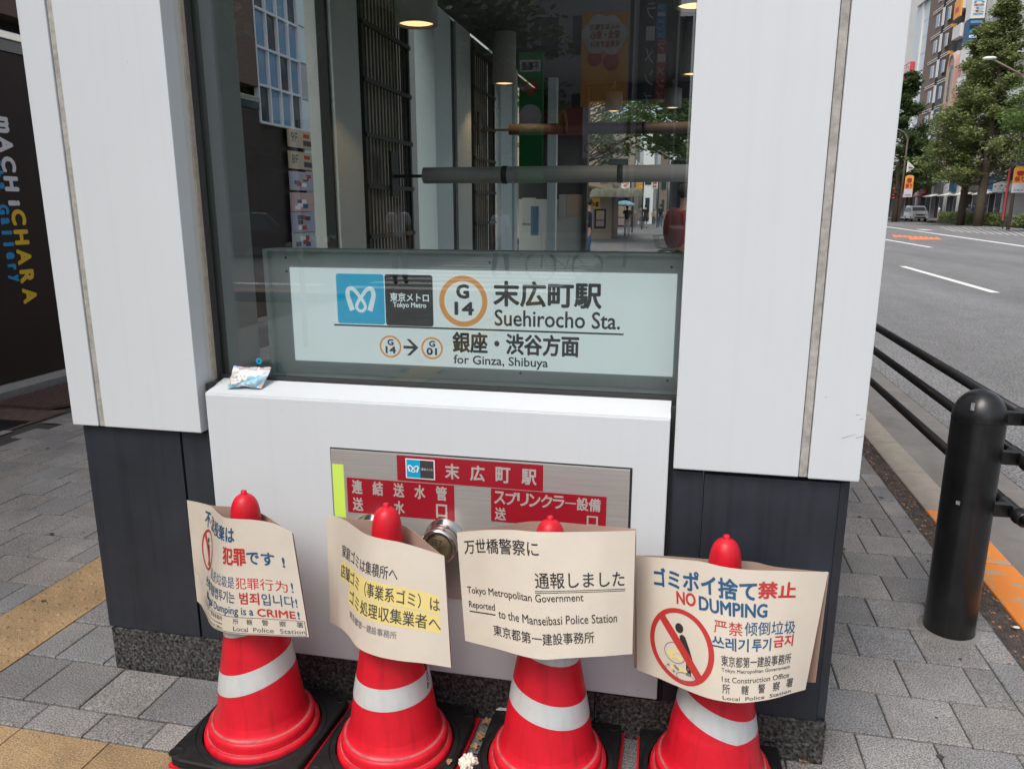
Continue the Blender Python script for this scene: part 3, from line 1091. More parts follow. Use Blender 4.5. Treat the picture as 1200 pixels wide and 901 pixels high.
def cone(cx, cy, top, tilt, tdir, rz, label, bands=((.207, .267), (.370, .425))):
    t = empty('traffic_cone', (cx, cy, 0), label, 'traffic cone', 'red cones lined up before the kiosk', rz)
    k = top / .738
    b = MB()
    b.bbox(-.180 - (.016 if cx > 0 else 0), .187 + (.010 if cx < 0 else 0), -.186, .186, .001, .012, .003)
    b.build('base_flange', M['cone_red'], t)
    # black weight: square slab with a round hole
    b = MB()
    n = 64
    vs = []
    for i in range(n):
        a = 2 * math.pi * (i + .5) / n
        c_, s_ = math.cos(a), math.sin(a)
        h = .190 / max(abs(c_), abs(s_))
        h = min(h, .248)
        vs += [(c_ * h, s_ * h, .0125), (c_ * h, s_ * h, .034), (c_ * (h - .005), s_ * (h - .005), .038), (c_ * .184, s_ * .184, .039), (c_ * .181, s_ * .181, .0365), (c_ * .178, s_ * .178, .039), (c_ * .166, s_ * .166, .039), (c_ * .164, s_ * .164, .014)]
    b.add(vs, [(i * 8 + j, ((i + 1) % n) * 8 + j, ((i + 1) % n) * 8 + j + 1, i * 8 + j + 1) for i in range(n) for j in range(7)])
    w = b.build('cone_weight', M['rubber'], t)
    for sx, sy in ((-.165, -.165), (.165, .165), (-.165, .165), (.165, -.165)):
        b = MB()
        b.lathe([(.021, .0388), (.020, .0405), (.016, .0405), (.015, .0395), (.0005, .0395)], 20, (sx, sy, 0))
        b.build('moulded_disc', M['rubber'], w)
    b = MB()
    for seg in ([(.159, .014), (.161, .034), (.160, .046), (.157, .0505), (.152, .052)], [(.152, .052), (.1475, .052)],
                [(.1475, .052), (.1478, .068), (.1465, .076), (.1430, .0800), (.1390, .0812)], [(.1390, .0812), (.1345, .0830), (.1300, .0875), (.1265, .096), (body_r(.11), .11)]):
        b.lathe(seg, 64)
    prof = []
    zz = .11
    while zz < .7315:
        prof.append((body_r(zz), zz * k if zz > .2 else zz)); zz += .012 if zz < .66 else .004
    b.lathe(prof, 64)
    b.lathe([(.0095, .7290 * k), (.0080, .7315 * k), (.0080, .7375 * k), (.0060, .7395 * k), (.0005, .740 * k)], 24)
    b.build('cone_body', M['cone_red'], t)
    b = MB()
    b.lathe([(.1515, .0526), (.1482, .0526)], 64)
    b.lathe([(.1388, .0818), (.1352, .0832), (.1335, .0850)], 64)
    b.build('scuffed_ridge', M['dirt_red'], t)
    for z0, z1 in bands:
        b = MB()
        vs = []
        for i in range(65):
            a = 2 * math.pi * i / 64
            for j in range(5):
                z = z0 + (z1 - z0) * j / 4
                z += tilt * body_r(z) * math.cos(a - tdir)
                r_ = body_r(z / k) + (.0007 if j in (0, 4) else .0011)
                vs.append((r_ * math.cos(a), r_ * math.sin(a), z))
        b.add(vs, [(i * 5 + j, (i + 1) * 5 + j, (i + 1) * 5 + j + 1, i * 5 + j + 1) for i in range(64) for j in range(4)], True)
        b.build('reflective_band', M['cone_white'], t)
    return t


cone(-1.11, 1.735, .757, .30, R(10), R(-3), 'leftmost red cone, holding the crime warning notice, its white band rising to the right')
c2 = cone(-.71, 1.750, .748, .05, R(10), R(-2), 'red cone holding the notice with yellow highlighted lines, before the hose coupling')
cone(-.28, 1.775, .740, .22, R(190), R(-1), 'red cone holding the notice with double underlined text, third from the left')
cone(.155, 1.815, .712, .36, R(190), R(1), 'rightmost red cone, holding the NO DUMPING notice, with scratched white band')
# black scribble on the second cone
b = MB()
for i in range(26):
    z = .29 + random.uniform(-.07, .08)
    a = R(1) + random.uniform(-.13, .13)
    p0 = Vector(((body_r(z) + .0019) * math.cos(a), (body_r(z) + .0019) * math.sin(a), z))
    z2 = z + random.uniform(-.02, .02)
    a2 = a + random.uniform(-.08, .08)
    p1 = Vector(((body_r(z2) + .0019) * math.cos(a2), (body_r(z2) + .0019) * math.sin(a2), z2))
    b.tube([p0, p1], .0009, 4)
b.build('ink_scribble', M['ink'], c2, 'stuff')


class Sheet:
    """a bent sheet of paper given by the pose of its top and bottom edge at several stations"""
    def __init__(s, st, n=72):
        T = [atY(a, b_, y) for a, b_, c, d, y, yb in st]
        B = [atY(c, d, yb) for a, b_, c, d, y, yb in st]
        s.T, s.B = s.res(T, n), s.res(B, n)
        L = [0]
        for i in range(n):
            m0 = (s.T[i] + s.B[i]) / 2; m1 = (s.T[i + 1] + s.B[i + 1]) / 2
            L.append(L[-1] + (m1 - m0).length)
        s.len = L[-1]
        s.L = [x / s.len for x in L]
        s.n = n
        s.h = (s.T[n // 2] - s.B[n // 2]).length
        s.asp = s.h / s.len
        s.sign = 1

    def res(s, P, n):
        out = []
        m = len(P) - 1
        for k in range(n + 1):
            t = k / n * m
            i = min(int(t), m - 1)
            t -= i
            p1, p2 = P[i], P[i + 1]
            p0 = P[i - 1] if i > 0 else p1 * 2 - p2
            p3 = P[i + 2] if i + 2 <= m else p2 * 2 - p1
            out.append(.5 * ((2 * p1) + (p2 - p0) * t + (2 * p0 - 5 * p1 + 4 * p2 - p3) * t * t + (3 * p1 - p0 - 3 * p2 + p3) * t ** 3))
        return out

    def __call__(s, u, v, off=0):
        uu = min(max(u, 0), 1)
        lo, hi = 0, s.n
        while hi - lo > 1:
            m = (lo + hi) // 2
            if s.L[m] <= uu: lo = m
            else: hi = m
        f = (uu - s.L[lo]) / max(1e-9, s.L[lo + 1] - s.L[lo])
        t = s.T[lo].lerp(s.T[lo + 1], f); b_ = s.B[lo].lerp(s.B[lo + 1], f)
        p = b_.lerp(t, v)
        a0, a1 = max(lo - 1, 0), min(lo + 2, s.n)
        d = ((s.T[a1] + s.B[a1]) - (s.T[a0] + s.B[a0])).normalized()
        nrm = d.cross((t - b_).normalized())
        if nrm.y > 0: nrm = -nrm
        return p + nrm * off

    def solid(s, name, m, parent, th=.0007):
        b = MB()
        N, K = s.n, 10
        g = [[s(i / N, j / K, o) for o in (0.0002, -th)] for i in range(N + 1) for j in range(K + 1)]
        vs = [q for p in g for q in p]
        def ix(i, j, o): return (i * (K + 1) + j) * 2 + o
        fs = []
        for i in range(N):
            for j in range(K):
                fs.append((ix(i, j, 0), ix(i + 1, j, 0), ix(i + 1, j + 1, 0), ix(i, j + 1, 0)))
                fs.append((ix(i, j, 1), ix(i, j + 1, 1), ix(i + 1, j + 1, 1), ix(i + 1, j, 1)))
        b.add(vs, fs, True)
        loop = [(i, 0) for i in range(N)] + [(N, j) for j in range(K)] + [(i, K) for i in range(N, 0, -1)] + [(0, j) for j in range(K, 0, -1)]
        rv = []
        for i, j in loop: rv += [vs[ix(i, j, 0)], vs[ix(i, j, 1)]]
        m_ = len(loop)
        b.add(rv, [(2 * q, 2 * q + 1, (2 * q + 3) % (2 * m_), (2 * q + 2) % (2 * m_)) for q in range(m_)])
        return b.build(name, m, parent)


def notice(label, front, back, texts, group='paper notices wrapped round the cones'):
    s = Sheet(front)
    bs = Sheet(back)
    t = world_empty('paper_notice', tuple(s(.5, 0)), label, 'notice', group)
    s.solid('front_sheet', M['paper'], t)
    bs.solid('rear_sheet', M['paper_back'], t)
    for m, items in texts:
        lettering(t, M[m], s, [(b_, u0, 1 - v1, u1, 1 - v0, w) for b_, u0, v0, u1, v1, w in items])
    print('sheet', round(s.len, 3), round(s.h, 3), round(bs.len, 3))
    return t, s


# --- 1: the crime warning
f1 = [(219, 586, 231, 704, 1.800, 1.785), (234, 589, 236, 709, 1.785, 1.77), (247, 593, 241, 719, 1.76, 1.72), (254, 600, 248, 733, 1.712, 1.665), (263, 606, 262, 740, 1.676, 1.628),
      (278, 608, 284, 743, 1.662, 1.605), (297, 609, 308, 744, 1.655, 1.60), (320, 613, 337, 745.5, 1.660, 1.61), (342, 623, 362, 746, 1.672, 1.625)]
r1 = [(228, 589, 236, 704, 1.812, 1.80), (246, 592, 246, 712, 1.808, 1.81), (262, 593, 265, 725, 1.806, 1.84), (280, 594.5, 290, 735, 1.805, 1.85), (298, 598, 310, 740, 1.795, 1.84), (316, 607, 330, 742, 1.755, 1.78), (330, 617, 350, 744, 1.71, 1.70), (343.5, 625, 364, 747, 1.678, 1.632)]
n1, s1 = notice('beige notice calling dumping a CRIME, wrapped round the leftmost cone', f1, r1, [
    ('blue_print', [('不', .15, .06, .235, .20, .02), ('法', .25, .07, .335, .20, .02), ('投', .345, .08, .43, .205, .02), ('棄', .435, .08, .515, .205, .02), ('は', .53, .085, .61, .205, .03),
                    ('です', .70, .275, .87, .385, .03), ('!', .915, .29, .928, .375, .03), ('乱扔垃圾是', .31, .505, .60, .605, 0), ('!', .945, .505, .956, .595, .004),
                    ('쓰레기불법투기는', .205, .635, .60, .735, .012), ('입니다!', .775, .635, .965, .735, .012), ('Illegal Dumping is a', .24, .765, .72, .85, .014), ('!', .958, .77, .968, .835, .02)]),
    ('red_print', [('犯罪', .50, .255, .69, .40, .034), ('犯罪行为', .61, .505, .925, .605, 0), ('범죄', .635, .635, .76, .735, .024), ('CRIME', .745, .77, .945, .835, .035)]),
    ('ink_soft', [('東京都第一建設事務所', .20, .865, .50, .905, 0), ('Tokyo Metropolitan Government', .20, .92, .50, .945, 0), ('1st Construction Office', .22, .955, .50, .98, 0),
                  ('所', .585, .865, .62, .915, 0), ('轄', .675, .865, .71, .915, 0), ('警', .765, .865, .80, .915, 0), ('察', .855, .865, .89, .915, 0), ('署', .945, .865, .98, .915, 0),
                  ('Local  Police  Station', .585, .935, .985, .975, 0)])])


def nodump(t, s, cu, cv, ru, rv, full=True):
    """red ring and bar, black figure, bag of litter"""
    b = MB()
    ringmesh(s, cu, cv, ru, rv, ru * .155, rv * .125, 64, .0011, b)
    a = R(128)
    x0, y0 = cu + ru * .93 * math.cos(a), cv + rv * .93 * math.sin(a)
    x1, y1 = cu - ru * .93 * math.cos(a), cv - rv * .93 * math.sin(a)
    n = 12
    vs = []
    wx, wy = ru * .10, rv * .06
    for i in range(n + 1):
        p = (x0 + (x1 - x0) * i / n, y0 + (y1 - y0) * i / n)
        vs += [s(p[0] - wx, p[1] - wy, .0014), s(p[0] + wx, p[1] + wy, .0014)]
    b.add(vs, [(2 * i, 2 * i + 2, 2 * i + 3, 2 * i + 1) for i in range(n)])
    raw(b, 'prohibition_ring', M['red_print'], t)
    b = MB()
    def ell(mx, my, a_, c_, n_=20): return [(cu + ru * (mx + a_ * math.cos(2 * math.pi * i / n_)), cv + rv * (my + c_ * math.sin(2 * math.pi * i / n_))) for i in range(n_)]
    patch(s, ell(-.02 + .02, .48, .125, .13), .0011, b)
    out = [(.0, .28), (.08, .33), (.17, .28), (.28, .0), (.36, -.25), (.36, -.40), (.30, -.62), (.30, -.72), (.14, -.72), (.16, -.40), (.08, -.15), (.0, .02)]
    patch(s, [(cu + ru * p[0], cv + rv * p[1]) for p in out], .0011, b)
    raw(b, 'standing_figure', M['ink'], t)
    if not full: return
    b = MB()
    ringmesh(s, cu - ru * .18, cv - rv * .22, ru * .34, rv * .28, ru * .02, rv * .02, 30, .0011, b)
    ringmesh(s, cu + ru * .12, cv - rv * .80, ru * .30, rv * .13, ru * .02, rv * .02, 26, .0011, b)
    raw(b, 'bag_outline', M['grey_print'], t)
    b = MB()
    rr = random.Random(4)
    for k in range(9):
        mx, my = -.18 + rr.uniform(-.2, .2), -.22 + rr.uniform(-.16, .12)
        patch(s, ell(mx, my, rr.uniform(.05, .11), rr.uniform(.03, .08), 5), .0010 + k * .00003, b)
    for k in range(4):
        mx, my = -.30 + k * .14, -.62
        patch(s, ell(mx, my, .08, .07, 4), .0010 + k * .00003, b)
    raw(b, 'litter_picture', M['yellow_print'], t)['kind'] = 'stuff'
    b = MB()
    for k in range(8):
        mx, my = -.45 + rr.uniform(-.1, .75), -.52 - rr.uniform(0, .28)
        patch(s, ell(mx, my, rr.uniform(.03, .07), rr.uniform(.03, .05), 5), .0012 + k * .00003, b)
    raw(b, 'litter_picture', M['grey_print'], t)['kind'] = 'stuff'


nodump(n1, s1, .215, .60, .105, .185, False)
b = MB()
for u0, v0, u1, v1 in ((.18, .145, .99, .149), (.18, .008, .99, .012)): strip(s1, u0, v0, u1, v1, 24, .0011, b)
for u0 in (.18, .988): strip(s1, u0, .01, u0 + .003, .147, 1, .0011, b)
raw(b, 'ruled_box', M['ink_soft'], n1)
# tide mark on the left edge
M['stain'] = mat('brown_stain', (.50, .38, .24), .6)
b = MB()
rr = random.Random(3)
pts = [(.005, .36), (.03, .30), (.06, .285), (.09, .23), (.12, .215)]
for (a0, c0), (a1, c1) in zip(pts, pts[1:]):
    b.add([s1(a0, c0, .0008), s1(a1, c1, .0008), s1(a1, c1 + .010, .0008), s1(a0, c0 + .012, .0008)], [(0, 1, 2, 3)])
raw(b, 'brown_stain', M['stain'], n1)

# --- 2: household litter notice with yellow highlight
f2 = [(382, 603, 387, 729, 1.80, 1.77), (394, 605.5, 394, 733, 1.79, 1.755), (405, 610, 401, 737, 1.765, 1.72), (415, 617, 409, 745, 1.735, 1.68), (428, 625.5, 420, 759, 1.70, 1.64),
      (446, 631, 440, 768, 1.680, 1.605), (468, 635, 466, 773.5, 1.675, 1.60), (496, 643, 497, 777, 1.675, 1.60), (520.5, 651, 528.5, 782, 1.680, 1.612)]
r2 = [(384, 604, 389, 728, 1.81, 1.80), (402, 606, 402, 730, 1.83, 1.83), (420, 608.5, 420, 740, 1.835, 1.86), (440, 610, 440, 750, 1.835, 1.87), (466, 613, 468, 760, 1.825, 1.86), (484, 622, 490, 770, 1.785, 1.80), (505, 640, 512, 776, 1.72, 1.70), (521, 653, 530, 783, 1.688, 1.622)]
n2, s2 = notice('beige notice with two yellow highlighted lines, on the second cone from the left', f2, r2, [
    ('ink_soft', [('家庭ゴミは集積所へ', .155, .22, .70, .335, .006), ('店舗ゴミ（事業系ゴミ）は', .145, .40, .955, .525, .008), ('ゴミ処理収集業者へ', .29, .57, .955, .695, .008)]),
    ('grey_print', [('東京都第一建設事務所', .30, .76, .70, .825, .004)])])
b = MB()
strip(s2, .14, .455, .955, .622, 40, .0005, b)
strip(s2, .27, .285, .955, .445, 40, .0005, b)
raw(b, 'highlight', M['yellow_print'], n2)

# --- 3: reported to the police
f3 = [(535.3, 623.7, 545.2, 750.3, 1.735, 1.66), (554, 622, 563, 755, 1.72, 1.64), (572, 620.6, 583, 760, 1.705, 1.62), (601.7, 620.8, 611, 768, 1.690, 1.600), (625, 622.7, 636, 772.5, 1.685, 1.592),
      (656.6, 623.3, 664, 771, 1.686, 1.594), (698.7, 622.7, 702, 769, 1.700, 1.610), (722, 622.2, 722, 767.5, 1.715, 1.628), (744.7, 621.6, 741, 766, 1.730, 1.65)]
r3 = [(537, 622.5, 547, 748, 1.742, 1.672), (560, 619.5, 570, 750, 1.775, 1.74), (590, 615.5, 600, 752, 1.82, 1.84), (622, 611, 632, 755, 1.855, 1.88), (656, 612, 662, 756, 1.855, 1.88), (685, 614.5, 690, 758, 1.83, 1.84), (715, 617, 718, 762, 1.785, 1.74), (745.5, 619.5, 743, 765, 1.74, 1.665)]
n3, s3 = notice('beige notice reading Reported to the Manseibasi Police Station, on the third cone', f3, r3, [
    ('ink', [('万世橋警察に', .045, .075, .505, .20, .008), ('通報しました', .475, .325, .945, .45, .008), ('東京都第一建設事務所', .205, .80, .775, .89, .007),
             ('Tokyo Metropolitan Government', .045, .495, .725, .575, .004), ('Reported', .05, .625, .225, .70, .005), ('to the Manseibasi Police Station', .245, .665, .905, .735, .004)])])
b = MB()
for v in (.527, .513): strip(s3, .47, v, .95, v + .005, 24, .0010, b)
strip(s3, .05, .278, .225, .288, 10, .0010, b)
raw(b, 'underline', M['ink'], n3)

# --- 4: NO DUMPING
f4 = [(745, 651, 746.5, 784.5, 1.815, 1.76), (764, 652.5, 769, 793, 1.785, 1.725), (783.8, 654, 792, 803, 1.765, 1.69), (820.4, 657.6, 826, 816.5, 1.742, 1.652), (846, 663.5, 852, 822, 1.735, 1.642),
      (876.6, 667.4, 874, 823, 1.735, 1.642), (918, 668.6, 905, 818.5, 1.75, 1.66), (944, 669.5, 926, 812.5, 1.765, 1.685), (970.6, 669.8, 943.7, 807.7, 1.785, 1.71)]
r4 = [(743.5, 650.5, 743, 782, 1.822, 1.80), (775, 651, 775, 782, 1.85, 1.85), (810, 653.5, 810, 785, 1.875, 1.89), (835, 655.5, 835, 790, 1.885, 1.90), (880, 658, 878, 795, 1.885, 1.90), (905, 663.5, 900, 797, 1.865, 1.88), (935, 667, 925, 798, 1.83, 1.84), (971.5, 670.5, 955.5, 799.5, 1.790, 1.765)]
n4, s4 = notice('beige NO DUMPING notice with a large red prohibition ring, on the rightmost cone', f4, r4, [
    ('blue_print', [('ゴミポイ捨て', .135, .085, .66, .235, .030), ('DUMPING', .39, .26, .715, .36, .035), ('倾倒垃圾', .61, .395, .87, .50, .006), ('쓰레기', .45, .525, .63, .62, .022), ('투기', .65, .525, .745, .62, .022)]),
    ('red_print', [('禁止', .67, .09, .85, .215, .034), ('NO', .27, .25, .37, .345, .035), ('严禁', .46, .405, .60, .505, .004), ('금지', .76, .51, .865, .60, .026)]),
    ('ink_soft', [('東京都第一建設事務所', .49, .66, .865, .74, .008), ('Tokyo Metropolitan Government', .49, .755, .865, .79, .005), ('1st Construction Office', .49, .815, .865, .855, .005),
                  ('所', .49, .87, .53, .94, .008), ('轄', .595, .87, .635, .94, .008), ('警', .69, .87, .73, .94, .008), ('察', .775, .87, .815, .94, .008), ('署', .855, .87, .895, .94, .008), ('Local  Police  Station', .49, .958, .89, .985, .004)])])
nodump(n4, s4, .275, .325, .182, .292)

# ================================================================== LITTER AND SMALL THINGS
# crumpled printed wrapper on the sill
M['wrap_b'] = mat('wrapper_blue', (.28, .55, .68), .25, coat=.4)
M['wrap_w'] = mat('wrapper_white', (.76, .75, .74), .25, coat=.4)
M['wrap_o'] = mat('wrapper_orange', (.75, .33, .14), .35)
M['wrap_g'] = mat('wrapper_grey', (.40, .42, .43), .3, metal=.3)
M['wrap_r'] = mat('wrapper_pink', (.70, .16, .2), .4)
wr = world_empty('snack_wrapper', tuple(atZ(293, 452, .985)), 'crumpled pale blue and white snack wrapper lying on the white sill', 'wrapper')
b = MB()
N_, K_ = 26, 18
rr = random.Random(11)
cx0, cy0, cz0 = atZ(297, 452, .985)
def wz(u, v): return 1.3 * abs(math.sin(u * 5.1 + v * 3)) - .5 + .9 * abs(math.sin(v * 7 - u * 6 + 1)) + .6 * abs(math.sin(u * 15 + v * 9)) - .7
lw, lh = .104, .058
A = [atY(274, 429.5, 2.012), atY(318, 431.5, 2.018), atY(306, 456.5, 1.968), atY(266, 456, 1.958)]
vs = []
for i in range(N_ + 1):
    for j in range(K_ + 1):
        u, v = i / N_, j / K_
        p = A[3].lerp(A[2], u).lerp(A[0].lerp(A[1], u), v)
        e = min(u, 1 - u, v, 1 - v)
        k_ = min(1, e * 7)
        p = p + Vector((.003 * wz(v, u) * k_, -.015 * math.sin(math.pi * v) * k_ - .0058 * wz(u, v) * k_, .007 * math.sin(math.pi * u) * (1 - v) + .0022 * wz(v, u)))
        p.z = max(p.z, .9745 + .008 * (p.y - 1.93) / .1 * 2.2 + .0015)
        vs.append(p)
fs = [(i * (K_ + 1) + j, (i + 1) * (K_ + 1) + j, (i + 1) * (K_ + 1) + j + 1, i * (K_ + 1) + j + 1) for i in range(N_) for j in range(K_)]
nb = len(vs)
vs2 = [p + Vector((0, .024 * min(1, min((q // (K_ + 1)) / N_, 1 - (q // (K_ + 1)) / N_) * 6) * max(0, 1 - (q % (K_ + 1)) / K_) + .001, -.002)) for q, p in enumerate(vs)]
for q in vs2: q.z = max(q.z, .9745 + .008 * (q.y - 1.93) / .1 * 2.2 + .001)
b.add(vs, fs)
b.add(vs2, [f[::-1] for f in fs])
me = b.mesh('wrapper_foil', [M['wrap_w'], M['wrap_b'], M['wrap_o'], M['wrap_g'], M['wrap_r']])
for k, p in enumerate(me.polygons):
    if k >= len(fs): p.material_index = 1; continue
    i, j = k // K_, k % K_
    u, v = i / N_, j / K_
    if v > .84: p.material_index = 1 if (i * 3) % 7 < 4 else (2 if i % 2 else 4)
    elif v < .42 + .25 * u and (u > .5 or v < .2): p.material_index = 1 if rr.random() < .85 else 2
    elif u < .22 and rr.random() < .4: p.material_index = 2 if rr.random() < .5 else 1
    elif .18 < u < .5 and .3 < v < .6 and (i + j) % 3 == 0: p.material_index = 3
    elif .25 < u < .55 and v < .35: p.material_index = 3 if rr.random() < .5 else 0
link('wrapper_foil', me, wr)
# tissue
def crumple(name, label, cat, loc, r_, m, seed, sq=(1, 1, .7), fold=.5):
    rr = random.Random(seed)
    me = bpy.data.meshes.new(name)
    bm = bmesh.new()
    bmesh.ops.create_icosphere(bm, subdivisions=4, radius=1)
    ph = [(Vector((rr.uniform(-1, 1), rr.uniform(-1, 1), rr.uniform(-1, 1))).normalized() * rr.uniform(2, 7), rr.uniform(0, 6)) for _ in range(9)]
    for v in bm.verts:
        n_ = v.co.normalized()
        d = 1 + fold * sum(abs(math.sin(n_.dot(a) + o_)) - .5 for a, o_ in ph) / 4
        v.co = Vector((n_.x * sq[0], n_.y * sq[1], n_.z * sq[2])) * d * r_
    lo = min(v.co.z for v in bm.verts)
    for v in bm.verts: v.co.z -= lo
    bm.to_mesh(me); bm.free()
    me.materials.append(m)
    o = link(name, me, None)
    o.location = loc
    return tag(o, label, cat)
p = atZ(550, 897, .03)
crumple('crumpled_tissue', 'crumpled cream tissue between the second and third cone bases', 'tissue', (p.x - .003, p.y, .006), .021, M['tissue'], 5, (.9, 1.1, .85), .9)


def dryleaf(x, y, z, s, a, label, grp=None, curl=.5):
    b = MB()
    n = 9
    vs = []
    for i in range(n + 1):
        u = i / n
        w = math.sin(math.pi * u) ** .7 * .38 * (1 + .25 * math.sin(u * 19))
        for j in (-1, -.5, 0, .5, 1):
            vs.append(((u - .5) * s, w * j * s, s * (curl * .35 * abs(j) + curl * .3 * math.sin(u * 3.1) + .04 * math.sin(u * 14 + j * 3))))
    b.add(vs, [(i * 5 + j, (i + 1) * 5 + j, (i + 1) * 5 + j + 1, i * 5 + j + 1) for i in range(n) for j in range(4)])
    me = b.mesh('dry_leaf', M['leaf_dry'])
    o = link('dry_leaf', me)
    o.location = (x, y, z)
    o.rotation_euler = (random.uniform(-.2, .2), random.uniform(-.2, .2), a)
    tag(o, label, 'leaf', grp)
for px, py, z, s, a, lab in [(564, 865, .004, .042, 1.2, 'curled tan dry leaf in the gap between the second and third cone bases'),
                             (571, 848, .004, .036, .4, 'dark brown dry leaf against the plinth in the gap right of the second cone'),
                             (556, 876, .004, .028, 2.2, 'small dry leaf just above the crumpled tissue'),
                             (527, 893, .042, .020, 1.5, 'tiny tan leaf on the black weight of the second cone'),
                             (565, 836, .004, .018, .9, 'small pale leaf at the back corner of the second cone base'),
                             (746, 864, .004, .030, .2, 'dry leaf in the gap between the third and rightmost cone bases'),
                             (941, 892, .003, .030, .5, 'dry leaf beside the right corner of the rightmost cone base'),
                             (408, 829, .004, .016, 1.0, 'tiny yellow leaf in the gap between the first and second cone bases')]:
    p = atZ(px, py, z)
    dryleaf(p.x, p.y, z, s, a, lab)
p = atZ(1191, 735, .003)
b = MB()
b.ball((0, 0, .004), .009, 10, 6, (1.4, .8, .5))
o = b.build('pebble', M['white_print'])
o.location = (p.x, p.y, 0)
tag(o, 'small white pebble beside the kerb right of the bollard', 'pebble')
# white scrap poking out at the back of the third cone's weight
p = atZ(588, 833, .04)
b = MB()
b.prism([(-.018, 0), (.02, .004), (.016, .012), (-.01, .010)], 'z', 0, .003)
o = b.build('paper_scrap', M['white_print'])
o.location = (p.x, p.y, .041)
tag(o, 'torn white paper scrap at the back of the third cone base', 'paper scrap')

# ================================================================== STREET RAILING WITH BOLLARD POST
rl = world_empty('street_railing', (1.04, 2.775, 0), 'black steel railing with a round capped post along the kerb', 'railing')
b = MB()
BX, BY = 1.04, 2.785
prof = [(.0835, -.01), (.0835, .80)] + [(.0835 * math.cos(t), .80 + .10 * math.sin(t)) for t in [R(a) for a in (10, 20, 30, 40, 50, 60, 70, 80, 88)]] + [(.0005, .9)]
b.lathe(prof, 48, (BX, BY, 0))
post = b.build('post', M['black_metal'], rl)
b = MB()
b.lathe([(.0842, .796), (.0842, .7995)], 48, (BX, BY, 0))
b.build('cap_seam', M['rubber'], post)
M['silver_scuff'] = mat('bare_metal_scuff', (.42, .42, .42), .5, metal=.4, var=.5, vscale=90)
for px, py, w, h in ((1139, 477, .011, .026), (1121, 590, .012, .013)):
    c_ = atY(px, py, BY - .075)
    a = math.atan2(c_.y - BY, c_.x - BX)
    b = MB()
    b.box(-.0005, .0007, -w / 2, w / 2, -h / 2, h / 2)
    o = b.build('bare_scuff', M['silver_scuff'], post)
    o.location = (BX + .0838 * math.cos(a), BY + .0838 * math.sin(a), c_.z)
    o.rotation_euler = (0, 0, a)
b = MB()
b.lathe([(.108, -.008), (.104, .0015), (.085, .0025)], 30, (BX, BY, 0))
b.build('mortar_collar', M['concrete'], rl)
for z, X in ((.805, 1.19), (.665, 1.19), (.475, 1.19)):
    b = MB()
    b.tube([(X, .2, z), (X, BY - .06, z)], .0205, 14)
    b.tube([(X, BY + .06, z), (X, 9, z)], .0205, 14)
    r_ = b.build('rail', M['black_metal'], rl)
    b = MB()
    b.box(BX + .07, X - .012, BY - .016, BY + .016, z - .022, z + .022)
    br = b.build('bracket', M['black_metal'], rl)
    b = MB()
    b.lathe([(.0207, BY - .095), (.026, BY - .093), (.026, BY - .062), (.030, BY - .058), (.030, BY - .048), (.024, BY - .044), (.024, BY + .07), (.0207, BY + .072)], 18, (X, 0, z), 'y')
    b.build('collar', M['black_metal'], br)

# ================================================================== LEFT SHOP WALL
XL = -5.45
shop = world_empty('brown_shop_building', (XL - 2, 6, 0), 'dark brown shop wall with yellow and blue vertical lettering at the left edge', 'building')
bx('wall_panel', M['brown_wall'], shop, XL - .4, XL, -3, 9.6, .06, 2.74)
bx('chrome_band', M['chrome'], shop, XL - .3, XL + .03, -3, 9.6, 2.835, 2.90, bev=.008)
bx('fascia_glass', M['glass_dark'], shop, XL - .3, XL + .012, -3, 9.6, 2.745, 2.833)
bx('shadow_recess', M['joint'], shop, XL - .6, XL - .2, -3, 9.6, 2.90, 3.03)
bx('upper_wall', M['brown_upper'], shop, XL - 4, XL + .02, -3, 9.6, 3.03, 15)
bx('step', M['step'], shop, XL - .3, XL + .21, -3, 9.6, -.02, .055, bev=.006)
for n_ in range(3):
    for m_ in range(5):
        bx('window', M['glass_dark'], shop, XL - .05, XL + .03, -2.2 + m_ * 2.4, -.6 + m_ * 2.4, 4.3 + n_ * 3.2, 6.2 + n_ * 3.2)


def vtext(chars, m, y, z0, step, w, h, bold):
    """letters turned a quarter turn clockwise, running down the wall"""
    for i, ch in enumerate(chars):
        if ch == ' ': continue
        zc = z0 - i * step
        vs, fs, gw, gh = glyphs(ch)
        hh = h * (1.0 if ch.isupper() or ch in 'lhy' else .78)
        ww = w * min(1.0, max(.25, gw / .62))
        b = MB()
        offs = [(0, 0), (-1, 0), (1, 0), (0, 1), (0, -1), (.7, .7), (-.7, -.7), (.7, -.7), (-.7, .7)]
        for k, (du, dv) in enumerate(offs):
            b.add([(XL + .002 + k * .00006, y - hh / 2 + hh * q[1] * 1 + dv * bold, zc + ww / 2 - ww * q[0] - du * bold) for q in vs], fs)
        raw(b, 'letter', m, shop)


vtext('mACHi', M['sign_pale'], 5.53, 2.16, .156, .11, .125, .0095)
vtext('CHARA', M['sign_yellow'], 5.555, 2.16 - .156 * 5 + .04, .165, .115, .13, .0095)
vtext('cha Gallery', M['sign_blue'], 5.415, 1.86, .094, .066, .092, .0075)
rp = world_empty('door_ramp', (-4.85, 5.3, 0), 'brown chequer plate ramp at the foot of the dark shop wall', 'ramp')
b = MB()
b.prism([(-5.13, 4.72), (-4.62, 4.72), (-4.53, 4.85), (-4.53, 6.4), (-5.13, 6.4)], 'z', .004, .026)
b.build('ramp_plate', M['ramp'], rp)
b = MB()
for i in range(12):
    for j in range(32):
        x_, y_ = -5.10 + i * .05 + (.025 if j % 2 else 0), 4.76 + j * .05
        if x_ > -4.56: continue
        b.box(x_ - .011, x_ + .011, y_ - .004, y_ + .004, .026, .0295)
b.build('raised_studs', M['ramp'], rp, 'stuff')
b = MB()
